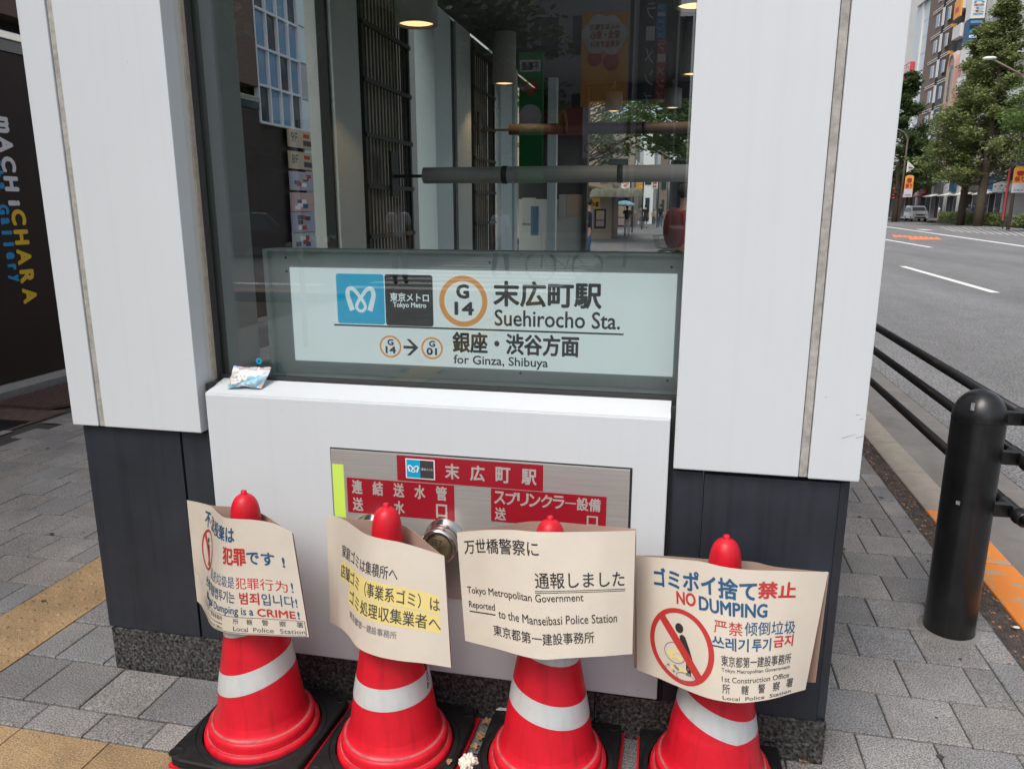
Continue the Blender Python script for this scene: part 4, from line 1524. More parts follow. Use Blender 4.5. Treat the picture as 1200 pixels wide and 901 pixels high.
b.box(-5.3, -4.497, 3.9, 4.42, -.004, .0035)
o = b.build('access_cover', M['rubber'])
tag(o, 'flat dark metal access cover set in the paving at the left edge', 'access cover')

# ================================================================== INSIDE THE ENTRANCE
WX = -1.72


def col(name, m, px0, px1, X, d=.12, z0=0, z1=2.86, py=225):
    a, c = atX(px0, py, X), atX(px1, py, X)
    return epart(name, m, X - d, X, a.y, c.y, z0, z1)


epart('inner_reveal', M['col_grey'], -1.362, -1.350, 2.09, 2.275, .0, 2.86)
col('steel_column', M['dark_steel'], 391, 397, WX, .05)
col('steel_column', M['col_grey'], 397.5, 427, WX + .02, .14)
col('steel_column', M['col_pale'], 512, 531, WX + .02, .14)
col('steel_column', M['dark_steel'], 531.5, 536, WX, .05)
col('steel_column', M['col_grey'], 537, 553, WX + .02, .14)
col('steel_column', M['col_pale'], 587, 600, WX + .02, .14)
epart('transom', M['dark_steel'], WX - .06, WX - .005, 2.3, 9.4, 2.78, 2.86)


def louvre(px0, px1, label, n, zr):
    a, c = atX(px0, 225, WX).y, atX(px1, 225, WX).y
    t = world_empty('louvre_screen', (WX, (a + c) / 2, 0), label, 'screen', 'louvred screens along the entrance side')
    for y_ in (a, c - .03): bx('frame_post', M['dark_steel'], t, WX - .04, WX + .012, y_, y_ + .03, 0, 2.85)
    me = None
    for i in range(n):
        y_ = a + .035 + (c - a - .08) * i / (n - 1)
        if me is None:
            b = MB(); b.box(-.012, .0, -.004, .004, .05, 2.8)
            me = b.mesh('slat', M['louvre'])
        o = link('slat', me, t)
        o.location = (WX + .0, y_, 0)
        o.matrix_parent_inverse = t.matrix_basis.inverted()
        o.rotation_euler = (0, 0, R(20))
    bx('glow_panel', M['louvre_glow'], t, WX - .075, WX - .07, a, c, .05, 2.8)  # added panel, its colour paints the warm lamp glow between slats
    for z in zr: bx('rung', M['dark_steel'], t, WX + .006, WX + .022, a, c, z - .012, z + .012)
    return t


z_ = [atX(425, q, WX).z for q in (27, 93, 157, 218, 278)]
louvre(429, 482, 'bronze louvre screen nearer the window, left of the long grey pipe end', 14, z_)
z_ = [atX(555, q, WX).z for q in (10, 58, 103, 145, 185, 225, 262)]
louvre(555, 579, 'bronze louvre screen farther from the window, between two pale columns', 11, z_)


def tie(px0, py0, px1, py1, Y, r_, label, bpx):
    a, c = atY(px0, py0, Y), atY(px1, py1, Y)
    t = world_empty('tie_pipe', tuple(a), label, 'pipe', 'horizontal pipes across the entrance')
    b = MB()
    b.tube([a, (a + (c - a) * .5), Vector((.42, Y, c.z))], r_, 20)
    b.build('pipe_tube', M['pipe'] if Y < 5 else M['pipe_dim'], t)
    bx('fork_bracket', M['dark_steel'], t, WX + .02, a.x + .10, Y - .012, Y + .012, a.z - .012, a.z + .006)
    bx('mount_plate', M['dark_steel'], t, WX + .022, WX + .04, Y - .06, Y + .06, a.z - .12, a.z + .14)
    for i, x_ in enumerate((.25, .6)):
        b = MB()
        x2 = a.x + (.42 - a.x) * x_
        b.lathe([(r_ + .001, x2), (r_ + .004, x2 + .002), (r_ + .004, x2 + .03), (r_ + .001, x2 + .032)], 20, (0, Y, a.z + (c.z - a.z) * x_), 'x')
        b.build('pipe_sleeve', M['dark_steel'], t)


tie(497, 206, 805, 203, 4.5, .047, 'long grey pipe crossing the entrance just above the name board', 455)
tie(597, 152, 808, 150, 6.6, .045, 'higher grey pipe crossing deeper inside the entrance', 565)


def lamp(px, py, Y, r_, label, h=.42):
    p = atY(px, py, Y)
    t = empty('ceiling_lamp', (p.x, p.y, p.z), label, 'lamp', 'cylinder lamps under the entrance ceiling')
    b = MB()
    b.lathe([(r_ * .80, .006), (r_ * .86, 0), (r_, .002), (r_, h), (r_ * .6, h + .01), (.012, h + .012), (.012, 2.86 - p.z)], 28)
    b.build('lamp_shade', M['lampshade'], t)
    b = MB()
    b.lathe([(r_ * .82, .012), (r_ * .5, .006), (.0005, .004)], 28)
    b.build('bulb', M['bulb'], t)
    ld = bpy.data.lights.new('lamp_light', 'SPOT')
    ld.energy = 7
    ld.color = (1, .62, .32)
    ld.spot_size = R(110)
    ld.shadow_soft_size = .06
    lo = bpy.data.objects.new('lamp_light', ld)
    COL.objects.link(lo)
    lo.parent = t
    lo.location = (0, 0, -.01)
    return t


lamp(488, 30, 3.6, .098, 'large grey cylinder lamp nearest the window, upper left')
lamp(591, 99, 6.4, .095, 'cylinder lamp between the second louvre screen and the green banner reflection', .6)
lamp(815, 9, 3.9, .098, 'cylinder lamp half hidden by the right white column at the top')
lamp(812, 88, 6.4, .095, 'lower cylinder lamp half hidden by the right white column')
lamp(719, 131, 9.0, .095, 'added lamp standing in for a reflected lamp disc, left of centre before the trees', .2)  # added lamp in place of a lamp disc reflected in the glass
lamp(788, 127, 9.0, .095, 'added lamp standing in for a reflected lamp disc, near the right white column', .2)  # also added for a reflected disc of lamp light
# far end: dark wall on the left, opening on the right
yb = 9.3
X1 = atY(688, 240, yb).x
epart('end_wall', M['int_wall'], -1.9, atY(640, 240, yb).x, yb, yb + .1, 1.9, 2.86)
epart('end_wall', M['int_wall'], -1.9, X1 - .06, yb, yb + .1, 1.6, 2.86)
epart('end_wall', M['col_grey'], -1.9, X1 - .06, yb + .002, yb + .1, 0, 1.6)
epart('door_post', M['dark_steel'], X1 - .055, X1, yb - .05, yb + .12, 0, 2.86)
epart('lintel', M['ceiling'], X1, .4, yb, yb + .12, 2.70, 2.86)
epart('inner_column', M['col_pale'], atY(590, 240, 8).x, atY(603, 240, 8).x, 8, 8.15, 0, 2.86)
epart('inner_column', M['col_pale'], atY(641, 240, 8.6).x, atY(651, 240, 8.6).x, 8.6, 8.7, 0, 2.86)
M['poster_pale'] = mat('pale_poster', (.45, .46, .45), .5)
M['poster_pink'] = mat('pink_poster', (.52, .34, .34), .5)
M['poster_tan'] = mat('tan_poster', (.50, .38, .27), .5)
M['poster_mauve'] = mat('mauve_poster', (.38, .36, .44), .5)
for px0, py0, px1, py1, m in ((612, 232, 628, 262, 'poster_pale'), (655, 228, 664, 256, 'poster_pale'), (664.5, 228, 684, 254, 'poster_tan')):
    q = pr(px0, py0, px1, py1, yb)
    epart('wall_poster', M[m], q[0], q[2], yb - .012, yb, q[1], q[3])
q = pr(622, 242, 630.5, 276, yb - .5)
board = epart('blue_display', M['glass_sky'], q[0], q[2], yb - .5, yb - .42, q[1], q[3])

# ---- buildings seen through the left side glass (continuing the shop front line)
nb = world_empty('glazed_shop_building', (XL - 3, 10.5, 0), 'shop front with white gridded dark blue windows above a column of posters', 'building')
ya, yc = 9.62, atX(352, 110, XL).y
bx('wall_panel', M['brown_wall'], nb, XL - 3, XL - .05, ya, yc, 0, 13)
for i in range(5):
    y_ = ya + (yc - ya) * i / 4
    bx('frame_bar', M['white_cloth'], nb, XL - .05, XL + .02, y_ - .015, y_ + .015, 2.6, 9)
for i in range(14):
    z = 2.6 + i * .47
    bx('frame_bar', M['white_cloth'], nb, XL - .052, XL + .018, ya, yc, z - .015, z + .015)
for i in range(4):
    for k in range(13):
        y_ = ya + (yc - ya) * i / 4
        bx('window_pane', M['glass_sky'] if (i + k) % 3 else M['glass_dark'], nb, XL - .048, XL - .02, y_ + .016, y_ + (yc - ya) / 4 - .016, 2.616 + k * .47, 2.6 + k * .47 + .455)
for k, (m, py0, py1) in enumerate((('poster_tan', 150, 176), ('poster_tan', 176.5, 200), ('poster_mauve', 200.5, 224), ('poster_pink', 225.5, 248), ('poster_mauve', 249, 272), ('poster_pale', 273, 296))):
    a, c = atX(338 + k * 1.2, py0, XL + .03), atX(366 + k * .9, py1, XL + .03)
    o = bx('poster', M[m], nb, XL + .0, XL + .03, a.y, c.y, c.z, a.z)
    f_ = planeX(XL + .03)
    hh, ww = a.z - c.z, c.y - a.y
    if k < 2:
        bx('poster_block', M['red_print'], nb, XL + .03, XL + .033, a.y + ww * .62, a.y + ww * .88, c.z + hh * .6, c.z + hh * .82)
        bx('poster_block', M['ink_soft'], nb, XL + .03, XL + .033, a.y + ww * .60, a.y + ww * .95, c.z + hh * .15, c.z + hh * .45)
        lettering(nb, M['ink_soft'], f_, [('9F', a.y + ww * .08, c.z + hh * .3, a.y + ww * .35, c.z + hh * .8, .02) if k == 0 else ('8F', a.y + ww * .08, c.z + hh * .3, a.y + ww * .35, c.z + hh * .8, .02)])
    else:
        rr = random.Random(k)
        for q in range(6):
            u_, v_ = rr.uniform(.08, .7), rr.uniform(.1, .7)
            bx('poster_block', M[rr.choice(['red_print', 'blue_print', 'ink_soft', 'white_print', 'poster_tan'])], nb, XL + .03, XL + .033 + q * .0005, a.y + ww * u_, a.y + ww * (u_ + .22), c.z + hh * v_, c.z + hh * (v_ + .2))
tb = world_empty('pale_tiled_building', (XL - 3, 12, 0), 'pale blue tiled building front beside the gridded windows', 'building')
yt = yc + .02
yd = (atX(381, 110, XL).y - yt) / 3
bx('wall', M['sealant'], tb, XL - 4, XL - .02, yt, 19, 0, 14)
for i in range(3):
    for k in range(16):
        bx('tile_panel', M['col_pale'] if (k + i) % 3 else M['sign_tray'], tb, XL - .03, XL + .004, yt + i * yd, yt + i * yd + yd - .02, .05 + k * .5, .05 + k * .5 + .48)
ob = world_empty('white_balcony_building', (XL - 4, 25, 0), 'pale building with blue glass balconies seen between the two louvre screens', 'building')
bx('wall', M['wall_white'], ob, XL - 8, XL - .6, yt + 3 * yd + .1, 22, 0, 18)
for k in range(7):
    bx('balcony_slab', M['white'], ob, XL - .6, XL - .05, 14.0, 21, 1.2 + k * 2.4, 1.5 + k * 2.4)
    bx('balcony_glass', M['glass_sky'], ob, XL - .12, XL - .06, 14.0, 21, 1.5 + k * 2.4, 2.5 + k * 2.4)

# ================================================================== PEOPLE
def skin_mesh(name, pts, edges, rad, m, sub=2):
    me = bpy.data.meshes.new(name)
    me.from_pydata([tuple(p) for p in pts], edges, [])
    o = bpy.data.objects.new(name, me)
    COL.objects.link(o)
    md = o.modifiers.new('s', 'SKIN')
    md.use_smooth_shade = True
    for i, sv in enumerate(me.skin_vertices[0].data):
        r_ = rad[i]
        sv.radius = r_ if isinstance(r_, tuple) else (r_, r_)
    me.skin_vertices[0].data[0].use_root = True
    sb = o.modifiers.new('d', 'SUBSURF'); sb.levels = sub; sb.render_levels = sub
    dg = bpy.context.evaluated_depsgraph_get()
    out = bpy.data.meshes.new_from_object(o.evaluated_get(dg))
    bpy.data.objects.remove(o)
    bpy.data.meshes.remove(me)
    out.materials.clear()
    out.materials.append(m)
    for p in out.polygons: p.use_smooth = True
    return out


def person(loc, rz, label, h=1.7, shirt='white_cloth', trousers='blue_cloth', stride=.16, arm=(.08, -.05), bag=None, hat=None, skirt=False, armf=None, group='pedestrians on the pavement', sub=2):
    t = empty('person', loc, label, 'person', group, rz)
    k = h / 1.7
    V_ = lambda x, y, z: Vector((x, y, z)) * k
    hip, chest, neck, head = V_(0, 0, .92), V_(0, .02, 1.28), V_(0, .0, 1.46), V_(0, .02, 1.58)
    body = [hip, V_(0, 0, 1.08), chest, neck, head, V_(0, .03, 1.66)]
    rad = [(.12, .09), (.115, .08), (.14, .09), (.052, .052), (.078, .092), (.06, .07)]
    ed = [(0, 1), (1, 2), (2, 3), (3, 4), (4, 5)]
    def chain(st, P_, rr_):
        i0 = st
        for p, r_ in zip(P_, rr_):
            body.append(p); rad.append(r_); ed.append((i0, len(body) - 1)); i0 = len(body) - 1
    legs = {}
    for s_, dy in ((-1, stride), (1, -stride)):
        L_ = [V_(s_ * .09, 0, .86), V_(s_ * .095, dy * .55 + .03, .48), V_(s_ * .095, dy, .09), V_(s_ * .1, dy + .09, .04), V_(s_ * .1, dy + .16, .03)]
        legs[s_] = L_
        chain(0, L_, [.078 * k, .055 * k, .038 * k, .035 * k, .028 * k])
    arms = {}
    for s_, a_ in ((-1, arm[0]), (1, arm[1])):
        A_ = [V_(s_ * .18, 0, 1.39), V_(s_ * .215, a_ * .4, 1.13), V_(s_ * .215, a_ + .03, .90), V_(s_ * .21, a_ + .05, .82)]
        if armf and s_ == armf[0]: A_ = [V_(*q) for q in armf[1]]
        arms[s_] = A_
        chain(2, A_, [.052 * k, .042 * k, .028 * k, .032 * k])
        hnd = len(body) - 1
        d = (A_[3] - A_[2]).normalized()
        sd_ = Vector((1, 0, 0)).cross(d)
        for f_ in range(4):
            q = A_[3] + d * (.055 + .02 * (1 - abs(f_ - 1.4) / 2)) * k + sd_ * (f_ - 1.5) * .017 * k
            body.append(q); rad.append(.0085 * k); ed.append((hnd, len(body) - 1))
        body.append(A_[3] + d * .02 * k + sd_ * .045 * k); rad.append(.010 * k); ed.append((hnd, len(body) - 1))
    link('body', skin_mesh('body', body, ed, rad, M['skin'], sub), t)
    # face
    b = MB()
    for s_ in (-1, 1):
        b.ball((s_ * .032 * k, .105 * k, 1.60 * k), .010 * k, 8, 6)
    b.build('eyes', M['ink'], t, 'stuff')
    b = MB()
    b.ball((0, .115 * k, 1.57 * k), .016 * k, 8, 6, (.8, 1, 1.4)); b.build('nose', M['skin'], t)
    # hair
    b = MB(); b.ball((0, .005 * k, 1.635 * k), .102 * k, 16, 10, (.92, 1.02, 1.0)); b.build('hair', M['hair'], t)
    # clothes follow the same skeleton, a little fuller
    sp = [hip + V_(0, 0, -.04), V_(0, 0, 1.08), chest, V_(0, 0, 1.42)]
    sr = [(.142 * k, .112 * k), (.135 * k, .102 * k), (.162 * k, .112 * k), (.075 * k, .07 * k)]
    se = [(0, 1), (1, 2), (2, 3)]
    for s_ in (-1, 1):
        i0 = 2
        for p, r_ in zip([arms[s_][0], arms[s_][0].lerp(arms[s_][1], .85)], (.068 * k, .062 * k)):
            sp.append(p); sr.append(r_); se.append((i0, len(sp) - 1)); i0 = len(sp) - 1
    link('shirt', skin_mesh('shirt', sp, se, sr, M[shirt], sub), t)
    if skirt:
        b = MB(); b.lathe([(.125 * k, .98 * k), (.17 * k, .8 * k), (.20 * k, .52 * k)], 20); b.build('skirt', M[trousers], t)
    else:
        tp = [V_(0, 0, .98), V_(0, 0, .90)]
        tr = [(.128 * k, .105 * k), (.13 * k, .105 * k)]
        te = [(0, 1)]
        for s_ in (-1, 1):
            i0 = 1
            for p, r_ in zip(legs[s_][:3], (.092 * k, .072 * k, .058 * k)):
                tp.append(p); tr.append(r_); te.append((i0, len(tp) - 1)); i0 = len(tp) - 1
        link('trousers', skin_mesh('trousers', tp, te, tr, M[trousers], sub), t)
    b = MB()
    for s_ in (-1, 1):
        q = legs[s_][3]
        b.ball((q.x, q.y, q.z - .0), .05 * k, 10, 6, (.85, 2.3, .75))
    b.build('shoes', M['black_cloth'], t, 'stuff')
    if bag:
        b = MB(); b.ball((0, -.17 * k, 1.18 * k), .2 * k, 14, 10, (.78, .5, 1.3)); b.build('backpack', M[bag], t)
    if hat:
        b = MB(); b.ball((0, .01, 1.68 * k), .10 * k, 12, 6, (1, 1.1, .6)); b.lathe([(.10 * k, 1.665 * k), (.17 * k, 1.65 * k)], 20); b.build('hat', M[hat], t)
    return t


def bicycle(loc, rz, label, basket=True):
    t = empty('bicycle', loc, label, 'bicycle', 'bicycles standing on the pavement', rz)
    for y_ in (-.52, .52):
        b = MB()
        pts = [Vector((0, y_ + .33 * math.cos(2 * math.pi * i / 36), .33 + .33 * math.sin(2 * math.pi * i / 36))) for i in range(37)]
        b.tube(pts, .017, 8, False)
        w = b.build('wheel', M['tyre'], t)
        b = MB()
        b.tube([p * 1 + (Vector((0, y_, .33)) - p) * .06 for p in pts], .009, 6, False)
        b.build('rim', M['chrome'], w)
        b = MB()
        for i in range(14):
            a = 2 * math.pi * i / 14
            b.tube([(0, y_, .33), (0, y_ + .31 * math.cos(a), .33 + .31 * math.sin(a))], .0022, 4)
        b.build('spokes', M['chrome'], w, 'stuff')
        b = MB()
        b.tube([Vector((0, y_ + .365 * math.cos(R(a)), .33 + .365 * math.sin(R(a)))) for a in range(20, 165, 12)], .014, 6); b.build('mudguard', M['black_metal'], t)
    b = MB()
    b.tube([(0, .43, .85), (0, .40, .70), (0, -.05, .30), (0, -.18, .82)], .017, 8)
    b.tube([(0, .41, .76), (0, -.15, .62)], .014, 8)
    b.tube([(0, -.05, .30), (0, -.52, .33), (0, -.16, .66)], .012, 8)
    b.tube([(0, .42, .80), (0, .47, .60), (0, .52, .33)], .013, 8)
    b.build('frame', M['black_metal'], t)
    b = MB(); b.ball((0, -.22, .87), .12, 12, 8, (.65, 1.15, .3)); b.build('saddle', M['black_cloth'], t)
    b = MB(); b.tube([(-.29, .22, .98), (-.24, .34, .98), (0, .42, .95), (.24, .34, .98), (.29, .22, .98)], .012, 8)
    b.tube([(0, .42, .95), (0, .43, .82)], .014, 8); b.build('handlebar', M['black_metal'], t)
    b = MB(); b.lathe([(.09, -.01), (.09, .01)], 20, (0, -.05, .30), 'x'); b.tube([(.05, -.05, .30), (.05, .05, .18), (.13, .05, .18)], .009, 6); b.build('pedal_crank', M['chrome'], t)
    if basket:
        b = MB()
        for i in range(9):
            x_ = -.17 + .0425 * i
            b.tube([(x_, .50, .95), (x_ * .8, .52, .70), (x_ * .8, .74, .70), (x_, .80, .95)], .003, 4)
        for z, w, d0, d1 in ((.95, .17, .50, .80), (.86, .16, .505, .78), (.78, .15, .51, .765), (.70, .14, .52, .74)):
            b.tube([(-w, d0, z), (w, d0, z), (w, d1, z), (-w, d1, z), (-w, d0, z)], .0035, 4)
        b.build('basket', M['black_metal'], t)
    return t


# ---- street straight ahead, seen through the kiosk
p = atY(799, 300, 10.6)
person((p.x, 10.6, 0), R(-50), 'person in a red shirt with a maroon backpack beside a bicycle', 1.78, 'red_cloth', 'black_cloth', .06, (.02, .25), 'maroon_cloth')
p = atY(783, 300, 16)
bicycle((p.x + .49, 15.8, 0), R(70), 'black bicycle with a basket beside the red shirted person', True)
def at_px(px, Y): return atY(px, 250, Y).x
umb = person((at_px(735, 43), 43, 0), R(5), 'person in black top and white trousers under a pale blue umbrella', 1.62, 'black_cloth', 'white_cloth', .12, bag='black_cloth', armf=(-1, [(-.18, 0, 1.39), (-.2, .12, 1.2), (-.1, .22, 1.32), (-.08, .22, 1.38)]))
M['umbrella'] = mat('pale_blue_umbrella', (.42, .68, .80), .5)
t = empty('umbrella', (at_px(731.5, 43), 42.9, 0), 'open pale blue umbrella held over a walking person', 'umbrella')
b = MB(); b.lathe([(.0005, 1.88), (.25, 1.84), (.5, 1.72), (.62, 1.60), (.615, 1.595), (.49, 1.70), (.24, 1.82), (.0005, 1.86)], 8); b.build('canopy', M['umbrella'], t)
b = MB(); b.tube([(0, 0, 1.3), (0, 0, 1.95)], .01, 6); b.build('shaft', M['dark_steel'], t)
person((at_px(752, 60), 60, 0), R(0), 'person in mauve grey clothes walking left of the person in a dark dress', 1.68, 'grey_cloth', 'grey_cloth', .1, sub=1)
person((at_px(756.5, 58), 58, 0), R(0), 'person in a dark dress, second of the walking pair', 1.68, 'black_cloth', 'black_cloth', .1, skirt=True, sub=1)
person((at_px(766, 70), 70, 0), R(180), 'short person in black and white walking between two taller people', 1.35, 'white_cloth', 'black_cloth', .1, sub=1)
person((at_px(774, 63), 63, 0), R(0), 'person in black top and blue jeans walking away at right', 1.72, 'black_cloth', 'blue_cloth', .14, bag='black_cloth', sub=1)
person((at_px(742, 64), 64, 0), R(0), 'person in a white top sitting near the shop boards', 1.5, 'white_cloth', 'grey_cloth', .1, sub=1)
person((at_px(689.5, 19), 19, 0), R(95), 'person in a black T-shirt half hidden behind the dark door post', 1.7, 'black_cloth', 'blue_cloth', .05)
# stalls on the left of that street
M['awning'] = mat('cream_awning', (.62, .54, .42), .7, var=.08)
M['awning_b'] = mat('blue_awning', (.10, .20, .40), .7)
M['tanroof'] = mat('tan_roof', (.42, .27, .18), .7, var=.1)
st = world_empty('noodle_stall', (-5, 40, 0), 'small eatery with a cream canopy and menu boards at the street edge', 'shop')
xs_ = at_px(731, 46)
bx('wall', M['wall_beige'], st, -9, at_px(717, 38), 38, 42, 0, 2.6)
bx('upper_wall', M['wall_beige'], st, -9, at_px(717, 38) - .6, 38, 42, 2.6, 9)
b = MB()
b.prism([(-9, 3.5), (-9, 3.45), (at_px(735, 37), 2.05), (at_px(735, 37), 2.15)], 'y', 36.5, 42)
b.build('roof', M['tanroof'], st)
b = MB()
x0_ = at_px(691, 35.6)
for i in range(6):
    b.lathe([(.0005, 2.38), (.2, 2.33), (.3, 2.2), (.34, 1.98)], 16, (x0_ + .25 + i * .36, 36.2, 0))
b.build('canopy', M['awning'], st)
for px0, py0, px1, py1, Y, m, txt in ((692, 231, 703, 245, 36, 'board_y', '大盛'), (696.5, 245, 710, 268, 35.5, 'ink', 'らーめん'), (723, 240, 741, 266, 46, 'ink', '定食'), (689, 243, 695, 268, 35, 'poster_mauve', '茶')):
    q = pr(px0, py0, px1, py1, Y)
    t = world_empty('menu_board', ((q[0] + q[2]) / 2, Y, q[1]), {'大盛': 'yellow board with bold characters under the cream canopy', 'らーめん': 'dark menu board with bright border standing below the yellow board', '定食': 'dark standing board behind the umbrella', '茶': 'narrow framed board at the door post edge'}[txt], 'sign')
    bx('panel', M[m], t, q[0], q[2], Y, Y + .06, q[1], q[3])
    if m == 'ink':
        bx('menu_sheet', M['poster_tan'], t, q[0] + .08, q[2] - .08, Y - .01, Y, q[1] + (q[3] - q[1]) * .45, q[3] - .08)
        bx('menu_sheet', M['poster_pink'], t, q[0] + .08, q[2] - .08, Y - .01, Y, q[1] + .1, q[1] + (q[3] - q[1]) * .40)
    else:
        lettering(t, M['ink'], planeY(Y), [(txt, q[0] + .06, q[1] + (q[3] - q[1]) * .2, q[2] - .06, q[1] + (q[3] - q[1]) * .6, .05)])


def shophouse(label, x0, x1, y0, y1, h, wall, awn=None, signs=(), face='y', win=True):
    t = world_empty('shop_building', ((x0 + x1) / 2, y0, 0), label, 'building')
    bx('wall', M[wall], t, x0, x1, y0, y1, 0, h)
    bx('shop_window', M['glass_dark'], t, x0 + .3, x1 - .3, y0 - .05, y0, .3, 2.4)
    if win:
        for k in range(int((h - 3.5) / 3)):
            n_ = max(1, int((x1 - x0) / 2))
            for i in range(n_):
                a = x0 + (x1 - x0) * (i + .2) / n_
                bx('window', M['glass_dark'], t, a, a + (x1 - x0) / n_ * .6, y0 - .04, y0, 3.6 + k * 3, 5.2 + k * 3)
            nn = max(1, int((y1 - y0) / 3))
            xx = x1 if x1 < 0 else x0
            for i in range(nn):
                a = y0 + (y1 - y0) * (i + .2) / nn
                bx('window', M['glass_dark'], t, xx - .04, xx + .04, a, a + (y1 - y0) / nn * .6, 3.6 + k * 3, 5.2 + k * 3)
    if awn:
        b = MB()
        b.prism([(y0, 2.75), (y0 - 1.1, 2.35), (y0 - 1.1, 2.25), (y0, 2.6)], 'x', x0 + .1, x1 - .1)
        b.build('awning', M[awn], t)
    return t


shophouse('beige shop with a blue awning closing the far end of the street', -6.0, -3.5, 62, 70, 7, 'wall_beige', 'awning_b')
shophouse('pale house beyond the blue awning shop', -3.4, -2.4, 75, 85, 9, 'wall_white')
shophouse('grey building on the left far behind the eatery', -16, -6.2, 50, 61, 15, 'wall_grey')
shophouse('white building at the far centre of the street', -1.2, 1.0, 110, 120, 12, 'wall_white')
shophouse('brown building at the far left of the street end', -2.3, -1.4, 95, 105, 8, 'wall_brown')
for px0, py0, px1, py1, Y, m, txt, lab in ((728, 212, 738, 224, 50, 'board_w', '肉そば', 'white vertical board with red characters above the tan roof'), (746, 211, 753, 222, 55, 'board_y', 'カレー', 'yellow hanging board right of the red lettered board'),
                                           (764, 212, 771, 221, 60, 'board_w', '歯科', 'small white board at the far right of the street'), (739, 223, 741, 231, 48, 'board_r', '酒', 'thin red strip sign on a pole')):
    q = pr(px0, py0, px1, py1, Y)
    t = world_empty('hanging_sign', ((q[0] + q[2]) / 2, Y, q[1]), lab, 'sign')
    bx('panel', M[m], t, q[0], q[2], Y, Y + .15, q[1], q[3])
    bx('pole', M['dark_steel'], t, q[2] + .01, q[2] + .10, Y, Y + .1, 0, q[3])
    n_ = len(txt)
    hh = (q[3] - q[1]) / n_
    if px1 - px0 > 3:
        for i, ch in enumerate(txt):
            lettering(t, M['red_print'] if m == 'board_w' else M['ink'], planeY(Y), [(ch, q[0] + .08, q[3] - hh * (i + .9), q[2] - .08, q[3] - hh * (i + .1), .04)])
# dark frontage on the right of the street and behind the right column
rs = shophouse('dark shop front on the right side of the street ahead', -.35, 1.0, 30, 52, 3.2, 'wall_slate', None, win=False)

# ================================================================== TREES
def tree(name, loc, h, r_, th, label, leaf, n, s, trunk_r=.25, conical=True, seed=1, zig=0, cut=None, limbs=26):
    rr = random.Random(seed)
    t = empty(name, loc, label, 'tree', 'street trees')
    b = MB()
    pts = [(rr.uniform(-.05, .05) * i, rr.uniform(-.05, .05) * i, h * .93 * i / 8) for i in range(9)]
    b.tube(pts, [trunk_r * (1 - .88 * i / 8) for i in range(9)], 9)
    b.build('trunk', M['trunk'], t)
    b = MB()
    tips = []
    for i in range(limbs):
        z = th + (h * .92 - th) * (i + .5) / limbs
        f = (z - th) / (h - th)
        R_ = r_ * ((1 - f) ** 1.35 * (.75 + .25 * min(1, f * 5 + .2)) + .06 if conical else math.sqrt(max(.05, 1 - (2 * f - .9) ** 2)))
        for q in range(3):
            a = rr.uniform(0, 6.28)
            L_ = R_ * rr.uniform(.65, 1.15)
            e = Vector((math.cos(a) * L_, math.sin(a) * L_, z + L_ * rr.uniform(.15, .5)))
            b.tube([(0, 0, z - .2), e * .55 + Vector((0, 0, (z - .2) * .45 - e.z * 0 + 0)) if False else Vector((e.x * .55, e.y * .55, (z + e.z) / 2 - .1)), e], [trunk_r * .28 * (1 - f * .7), trunk_r * .15, .02], 5)
            tips.append((Vector((0, 0, z)), e, R_))
    b.build('limbs', M['trunk'], t, 'stuff')
    vs, fs = [], []
    nc = n // 12
    for c_ in range(nc):
        o_, e, R_ = rr.choice(tips)
        u = rr.uniform(.30, 1.08)
        ctr = o_.lerp(e, u) + Vector((rr.gauss(0, .3), rr.gauss(0, .3), rr.gauss(0, .25))) * (R_ * .22 + .12)
        cs = s * rr.uniform(1.1, 2.2)
        for k in range(12):
            p = ctr + Vector((rr.gauss(0, 1), rr.gauss(0, 1), rr.gauss(0, .45))) * cs * .7
            n_ = Vector((rr.gauss(0, .55), rr.gauss(0, .55), 1)).normalized()
            a_ = n_.cross(Vector((rr.random() - .5, rr.random() - .5, .1))).normalized() * s * rr.uniform(.35, .65)
            b_ = n_.cross(a_) * rr.uniform(.6, 1.1)
            i0 = len(vs)
            vs += [p - a_, p + b_ * .8, p + a_, p - b_]
            fs.append((i0, i0 + 1, i0 + 2, i0 + 3))
    me = bpy.data.meshes.new('crown')
    me.from_pydata(vs, [], fs)
    me.materials.append(M[leaf])
    link('crown', me, t)
    return t


XT = 27.5
def tx(px, Y): return atY(px, 250, Y).x
tree('ginkgo_tree', (tx(1148, 76), 76, RZ), 20.5, 5.0, 3.4, 'tallest bright green ginkgo with a pointed top in front of the signboard building', 'leaf_ginkgo', 46000, .22, .42, seed=2)
tree('ginkgo_tree', (tx(1127, 80), 80, RZ), 19.0, 4.8, 3.4, 'slightly lower ginkgo overlapping the left side of the tallest one', 'leaf_ginkgo', 38000, .22, .36, seed=3)
tree('ginkgo_tree', (tx(1049, 97), 97, RZ), 17.5, 4.6, 3.0, 'dark leaved tree beside the right edge of the white column', 'leaf_dark', 30000, .24, .36, seed=5)  # darker leaf colour than the pale ginkgos
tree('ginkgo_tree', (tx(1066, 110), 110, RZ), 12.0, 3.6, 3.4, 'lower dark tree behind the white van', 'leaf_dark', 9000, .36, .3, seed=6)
tree('ginkgo_tree', (tx(1226, 58), 58, RZ), 11.5, 3.6, 3.4, 'fresh green tree cut off by the right edge of the picture', 'leaf_green', 13000, .24, .3, conical=False, seed=7)
tree('street_tree', (tx(683, 33), 33, 0), 8.0, 3.6, 3.1, 'leafy tree seen through the kiosk above the far pipe, left', 'leaf_green', 9000, .17, .16, conical=False, seed=8)
tree('street_tree', (tx(812, 28), 28, 0), 7.2, 3.0, 2.9, 'leafy tree seen through the kiosk above the far pipe, right', 'leaf_green', 8000, .17, .16, conical=False, seed=9)
